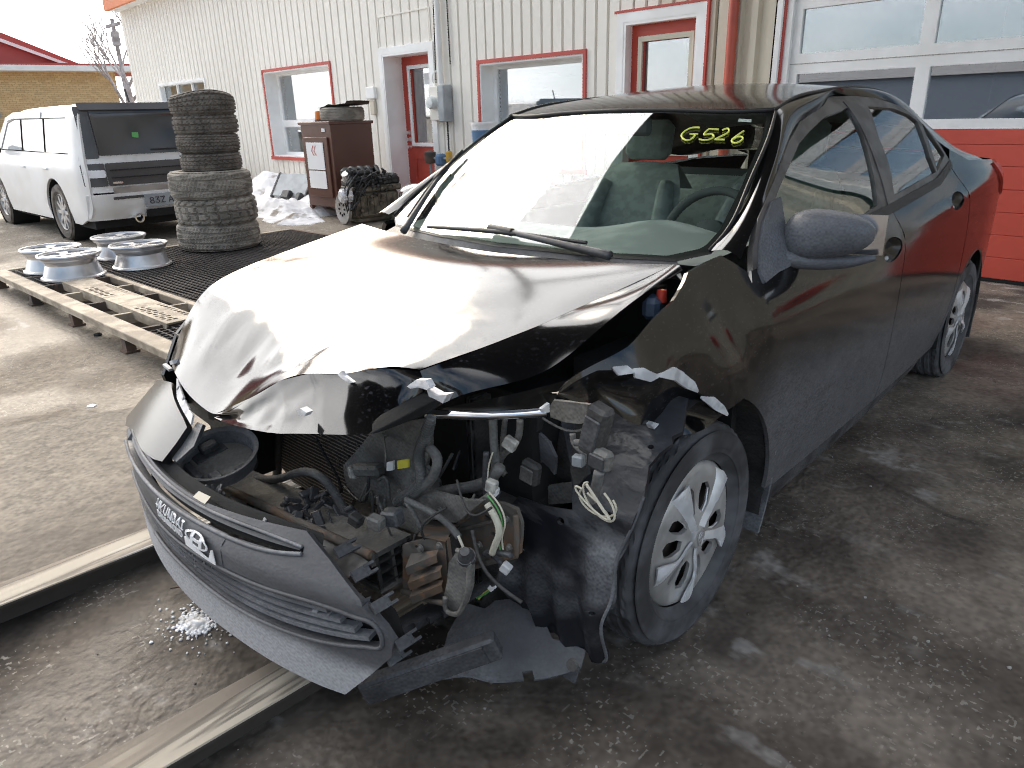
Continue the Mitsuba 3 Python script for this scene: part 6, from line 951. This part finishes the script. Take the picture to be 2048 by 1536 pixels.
plate([[0.401, 0.395], [0.623, 0.497], [0.685, 0.526], [0.701, 0.477], [0.589, 0.428], [0.446, 0.361]], -.30, 'grimy_metal', 'lower_rail', .012, .006)
plate([[0.472, 0.614], [0.59, 0.643], [0.698, 0.628], [0.73, 0.532], [0.654, 0.47], [0.555, 0.456], [0.487, 0.492], [0.453, 0.554]], -.26, 'grimy_dark', 'lamp_housing', .012, .018, lab='dark moulded inner panel of the lamp bay')
plate([[0.536, 0.621], [0.586, 0.649], [0.63, 0.626], [0.651, 0.593], [0.645, 0.544], [0.629, 0.559], [0.609, 0.566], [0.576, 0.549], [0.543, 0.554]], -.33, 'shield_plastic', 'lamp_bracket', .010, .014)
plate([[0.67, 0.761], [0.747, 0.775], [0.793, 0.779], [0.807, 0.753], [0.761, 0.728], [0.719, 0.72], [0.676, 0.72]], -.38, 'grimy_metal', 'wing_bracket', .010, .008); plate([[0.731, 0.72], [0.762, 0.734], [0.757, 0.651], [0.768, 0.599], [0.732, 0.554], [0.718, 0.594]], -.36, 'grimy_dark', 'strut', .012, .006)
for nm, px_, s, r_, mt in (('ballast_box', [0.833, -0.42, 0.749], (.026, .02, .058), 14, 'grimy_dark'), ('ballast_box', [0.854, -0.43, 0.693], (.026, .014, .024), 6, 'grimy_metal'), ('relay_box', [0.633, -0.4, 0.576], (.026, .014, .030), 8, 'grimy_dark')):
    bxk = part(CAR, nm, move(bx(-s[0], s[0], -s[1], s[1], -s[2], s[2], .008), at(*px_, (RY, r_))), mt, 30)
    part(bxk, 'lid', move(bx(-s[0] * .75, s[0] * .75, -s[1] - .006, -s[1], -s[2] * .7, s[2] * .6, .003), at(*px_, (RY, r_))), 'grimy_metal' if nm == 'relay_box' else 'black_plastic')
# round lamp bezel lying on the tray
RGc = np.array([-0.214, -0.76, 0.454]); ax = np.array([.20, -.20, .96]); ax /= np.linalg.norm(ax); e_ = np.cross(ax, [0, 1, 0]); e_ /= np.linalg.norm(e_); RM = basis(RGc, e_, np.cross(ax, e_), ax)
RGp = part(CAR, 'lamp_bezel', move(cat([lathe([(.082, .0), (.098, .005), (.104, .040), (.112, .048), (.112, .052), (.098, .046), (.092, .006), (.080, .004)], 44)]), RM), 'shield_plastic', 40, label='round empty lamp bezel lying behind the bumper')
part(RGp, 'floor', move(lathe([(0, .008), (.090, .008)], 32), RM), 'grimy_metal', True); part(RGp, 'tab', move(L([bx(-.075, -.035, .025, .055, .012, .03, .004), bx(-.09, -.06, -.04, -.01, .01, .026, .004), bx(.055, .088, -.03, .02, .012, .036, .004), bx(-.03, .05, .062, .084, .014, .028, .004)]), RM), 'black_plastic')
part(RGp, 'base', move(L([bx(-.02, .09, -.10, .02, -.07, -.005, .015), bx(.03, .10, -.06, .06, -.05, .01, .015)]), RM), 'black_plastic'); part(RGp, 'chipped_edge', move(L([bx(.098, .118, .01, .045, .030, .052, .003), bx(.05, .065, -.112, -.098, -.004, .012, .003)]), RM), 'white_plastic')
# hoses, cables, plugs
def line(name, p, r, m, lab=None, n=8): return part(CAR, name, tube(p, r, n), m, True, lab)
def ribbed(p, r, k=60):
    q = crv(p, k * 2); return tube(q, [r * (1.0 if (i // 2) % 2 else .86) for i in range(12 * len(q))][:6 * len(q)], 8)
hq = crv([[0.496, -0.575, 0.736], [0.466, -0.575, 0.675], [0.442, -0.575, 0.62], [0.444, -0.575, 0.569], [0.397, -0.575, 0.512], [0.336, -0.575, 0.46]], 90); V_r = np.where(np.arange(90) % 3 == 0, .0105, .0135)
part(CAR, 'hose', tube(hq, .012, 9, 90), 'grey_hose', True, 'ribbed grey hose curving down'); part(CAR, 'hose_ribs', cat([tube([hq[i] - (hq[i + 1] - hq[i]) * .25, hq[i] + (hq[i + 1] - hq[i]) * .25], .0145, 8) for i in range(3, 86, 2)]), 'grey_hose', kind='stuff')
line('hose', [[0.475, -0.57, 0.653], [0.498, -0.57, 0.64], [0.49, -0.57, 0.595], [0.44, -0.57, 0.539], [0.37, -0.57, 0.468]], .012, 'grey_hose', 'smooth grey hose beside the ribbed one'); line('hose', [[0.379, -0.48, 0.465], [0.472, -0.48, 0.509], [0.586, -0.48, 0.581], [0.611, -0.48, 0.613]], .014, 'grey_hose', 'short grey hose below the black box')
line('cable', [[-0.318, -0.62, 0.321], [-0.161, -0.62, 0.375], [-0.024, -0.62, 0.443], [0.079, -0.62, 0.458], [0.128, -0.62, 0.433], [0.17, -0.62, 0.394], [0.204, -0.62, 0.379]], .012, 'grey_hose', 'thick grey cable crossing the radiator'); line('cable', [[-0.225, -0.45, 0.426], [-0.173, -0.45, 0.366], [-0.122, -0.45, 0.31], [-0.113, -0.45, 0.273]], .004, 'grimy_dark'); line('cable', [[-0.348, -0.55, 0.184], [-0.194, -0.55, 0.26], [-0.068, -0.55, 0.332], [0.042, -0.55, 0.377]], .006, 'grimy_dark')
line('cable', [[0.584, -0.47, 0.731], [0.584, -0.47, 0.67], [0.586, -0.47, 0.613], [0.576, -0.47, 0.545]], .010, 'grey_hose'); line('cable', [[0.574, -0.42, 0.702], [0.565, -0.42, 0.646], [0.553, -0.42, 0.59], [0.538, -0.42, 0.565]], .007, 'grimy_metal'); line('cable', [[0.63, -0.43, 0.718], [0.623, -0.43, 0.673], [0.583, -0.43, 0.623], [0.562, -0.43, 0.577], [0.578, -0.43, 0.562]], .008, 'grimy_metal')
line('cable', [[0.589, -0.5, 0.651], [0.582, -0.5, 0.579], [0.585, -0.5, 0.528], [0.591, -0.5, 0.515]], .007, 'black_plastic'); line('wire', [[0.63, -0.52, 0.671], [0.617, -0.52, 0.637], [0.61, -0.52, 0.597]], .0018, 'wire_white'); line('wire', [[0.655, -0.56, 0.599], [0.684, -0.56, 0.579], [0.7, -0.56, 0.542], [0.689, -0.56, 0.501], [0.691, -0.56, 0.47]], .0022, 'wire_white'); line('wire', [[0.648, -0.56, 0.59], [0.68, -0.56, 0.565], [0.691, -0.56, 0.532], [0.679, -0.56, 0.484], [0.682, -0.56, 0.466]], .002, 'wire_green')
line('cable', [[0.657, -0.57, 0.576], [0.68, -0.57, 0.552], [0.691, -0.57, 0.525], [0.68, -0.57, 0.489], [0.666, -0.57, 0.454]], .008, 'wire_white', 'frayed yellowish cable in front of the rusty plate'); line('cable', [[0.412, -0.6, 0.508], [0.481, -0.6, 0.51], [0.533, -0.6, 0.507], [0.578, -0.6, 0.491], [0.594, -0.6, 0.48]], .008, 'grey_hose'); line('wire', [[0.66, -0.66, 0.541], [0.668, -0.66, 0.528], [0.676, -0.66, 0.514]], .003, 'wire_white'); line('cable', [[0.411, -0.6, 0.503], [0.438, -0.6, 0.477], [0.46, -0.6, 0.448]], .006, 'grimy_metal')
line('cable', [[0.63, -0.56, 0.433], [0.681, -0.56, 0.458], [0.715, -0.56, 0.465]], .007, 'black_plastic'); line('cable', [[0.647, -0.55, 0.43], [0.67, -0.55, 0.423], [0.669, -0.55, 0.389], [0.643, -0.55, 0.35]], .006, 'black_plastic'); line('wire', [[0.636, -0.555, 0.332], [0.618, -0.555, 0.313], [0.592, -0.555, 0.291]], .0024, 'wire_green'); line('wire', [[0.637, -0.553, 0.335], [0.62, -0.553, 0.319], [0.597, -0.553, 0.289]], .0024, 'wire_yellow')
line('cable', [[0.636, -0.36, 0.701], [0.688, -0.36, 0.691], [0.738, -0.36, 0.698], [0.773, -0.36, 0.722]], .003, 'grimy_metal'); line('cable', [[0.756, -0.4, 0.71], [0.763, -0.4, 0.686], [0.783, -0.4, 0.675], [0.784, -0.4, 0.645]], .007, 'grimy_metal'); line('cable', [[0.848, -0.42, 0.792], [0.83, -0.42, 0.748], [0.805, -0.42, 0.712], [0.779, -0.42, 0.704]], .008, 'grey_hose'); line('cable', [[0.864, -0.45, 0.674], [0.857, -0.45, 0.637], [0.843, -0.45, 0.599]], .012, 'grey_hose')
lc = np.array([0.876, -0.47, 0.619])
for k in range(4): line('wire', [lc + [(.046, .040, .043, .030)[k] * math.cos(a + .3 * k) + (.0, .006, -.008, .010)[k], -.004 * k, (.030, .036, .024, .030)[k] * math.sin(a - .2 * k) + (0, .004, -.002, .008)[k]] for a in np.linspace(math.pi * (.8 - .15 * k), math.pi * (2.2 + .1 * k), 16)], .0024, 'wire_white', 'loop of bare white wires' if k == 0 else None, 6)
for nm, p, s, r_, m in (('plug', [0.626, -0.46, 0.669], (.020, .012, .018), 28, 'white_plastic'), ('plug', [0.638, -0.535, 0.598], (.016, .012, .018), 10, 'white_plastic'), ('plug', [0.64, -0.53, 0.584], (.012, .012, .012), 10, 'label_white'), ('plug', [0.623, -0.53, 0.555], (.014, .012, .018), 14, 'grimy_metal'), ('plug', [0.698, -0.56, 0.426], (.014, .012, .015), 30, 'primer_grey'), ('plug', [0.643, -0.55, 0.344], (.008, .006, .016), 40, 'label_white'),
                        ('plug', [0.281, -0.66, 0.429], (.022, .018, .018), 20, 'grimy_dark'), ('plug', [0.426, -0.7, 0.498], (.024, .018, .020), 5, 'grimy_metal'), ('plug', [0.435, -0.66, 0.497], (.030, .022, .024), -10, 'black_plastic'), ('plug', [0.788, -0.42, 0.664], (.016, .012, .016), 0, 'box_grey'), ('plug', [0.29, -0.6, 0.462], (.006, .006, .014), 8, 'chrome')):
    part(CAR, nm, move(bx(-s[0], s[0], -s[1], s[1], -s[2], s[2], min(s) * .3) , at(*p, (RY, r_), (RZ, 15)) @ np.diag([.8, .8, .8, 1])), m, 30)
part(CAR, 'debris_heap', cat([move(bx(-.022, .022, -.012, .012, -.006, .006, .003), at(rngc.uniform(.0, .22), rngc.uniform(-.72, -.60), .385 + rngc.uniform(-.02, .02) + .1 * k * 0, (RX, rngc.uniform(-40, 40)), (RY, rngc.uniform(-50, 50)), (RZ, rngc.uniform(0, 180)))) for k in range(26)]), 'black_plastic', kind='stuff')
# what is left of the headlamp
q0 = crv([[0.467, -0.565, 0.731]] + [[0.6, -0.509, 0.744]] + [[0.72, -0.439, 0.761]], 30); q1 = q0 + [0, 0, .012]
HL = part(CAR, 'headlamp_remains', loft([list(q1), list(crv([[0.476, -0.563, 0.742]] + [[0.58, -0.533, 0.779]] + [[0.67, -0.502, 0.811]] + [[0.745, -0.404, 0.833]], 30))], 8, 30, lambda c, n: np.asarray(c), lin), 'glossy_black', True, label='black headlamp cover left hanging under the bonnet')
part(HL, 'chrome_strip', cat([loft([list(q0 - [0, .004, .006]), list(q0 + [.004, -.010, .004]), list(q1 + [0, -.002, .002])], 8, 30, lambda c, n: np.asarray(c), crv)]), 'chrome', True, label='bright chrome strip of the headlamp')
part(HL, 'lens_shard', chip([[0.735, -0.482, 0.79], [0.735, -0.456, 0.795], [0.735, -0.456, 0.775], [0.735, -0.475, 0.779]], 0, .004), 'label_white')

plate([(-.80, .42), (-.78, .70), (-.62, .68), (-.46, .56), (-.40, .44), (-.42, .38)], -.60, 'grimy_dark', 'lamp_housing', .012, .01)  # dark panel added to fill the see-through gap between bonnet and bumper
plate([(-.60, .38), (-.60, .56), (-.30, .56), (-.30, .38)], -.37, 'grimy_dark', 'cooling_shroud', .012, .004)
# small looms and bolts over the opened front
rngd = np.random.default_rng(31)
for k in range(16):
    a = np.array([rngd.uniform(.05, .62), rngd.uniform(-.62, -.42), rngd.uniform(.40, .62)]); b = a + np.array([rngd.uniform(-.22, .22), rngd.uniform(-.06, .05), rngd.uniform(-.16, .02)]); c_ = (a + b) / 2 + np.array([rngd.uniform(-.05, .05), rngd.uniform(-.05, .0), rngd.uniform(-.07, .02)])
    line('loom', [a, c_, b], float(rngd.choice([.0022, .003, .0045])), str(rngd.choice(['grimy_dark', 'black_plastic', 'grimy_metal'])), None, 6)
for px_, y_ in (([0.513, -0.645, 0.44], 0), ([0.581, -0.645, 0.475], 0), ([0.554, -0.5, 0.394], 0), ([0.649, -0.5, 0.501], 0), ([0.654, -0.5, 0.43], 0), ([0.343, -0.515, 0.502], 0), ([0.233, -0.515, 0.595], 0), ([0.275, -0.515, 0.442], 0), ([0.499, -0.57, 0.5], 0)):
    part(CAR, 'bolt', move(lathe([(0, .009), (.006, .009), (.0065, .003), (.010, .003), (.010, 0)], 8), at(*px_, (RX, 90))), 'grimy_metal', 30)
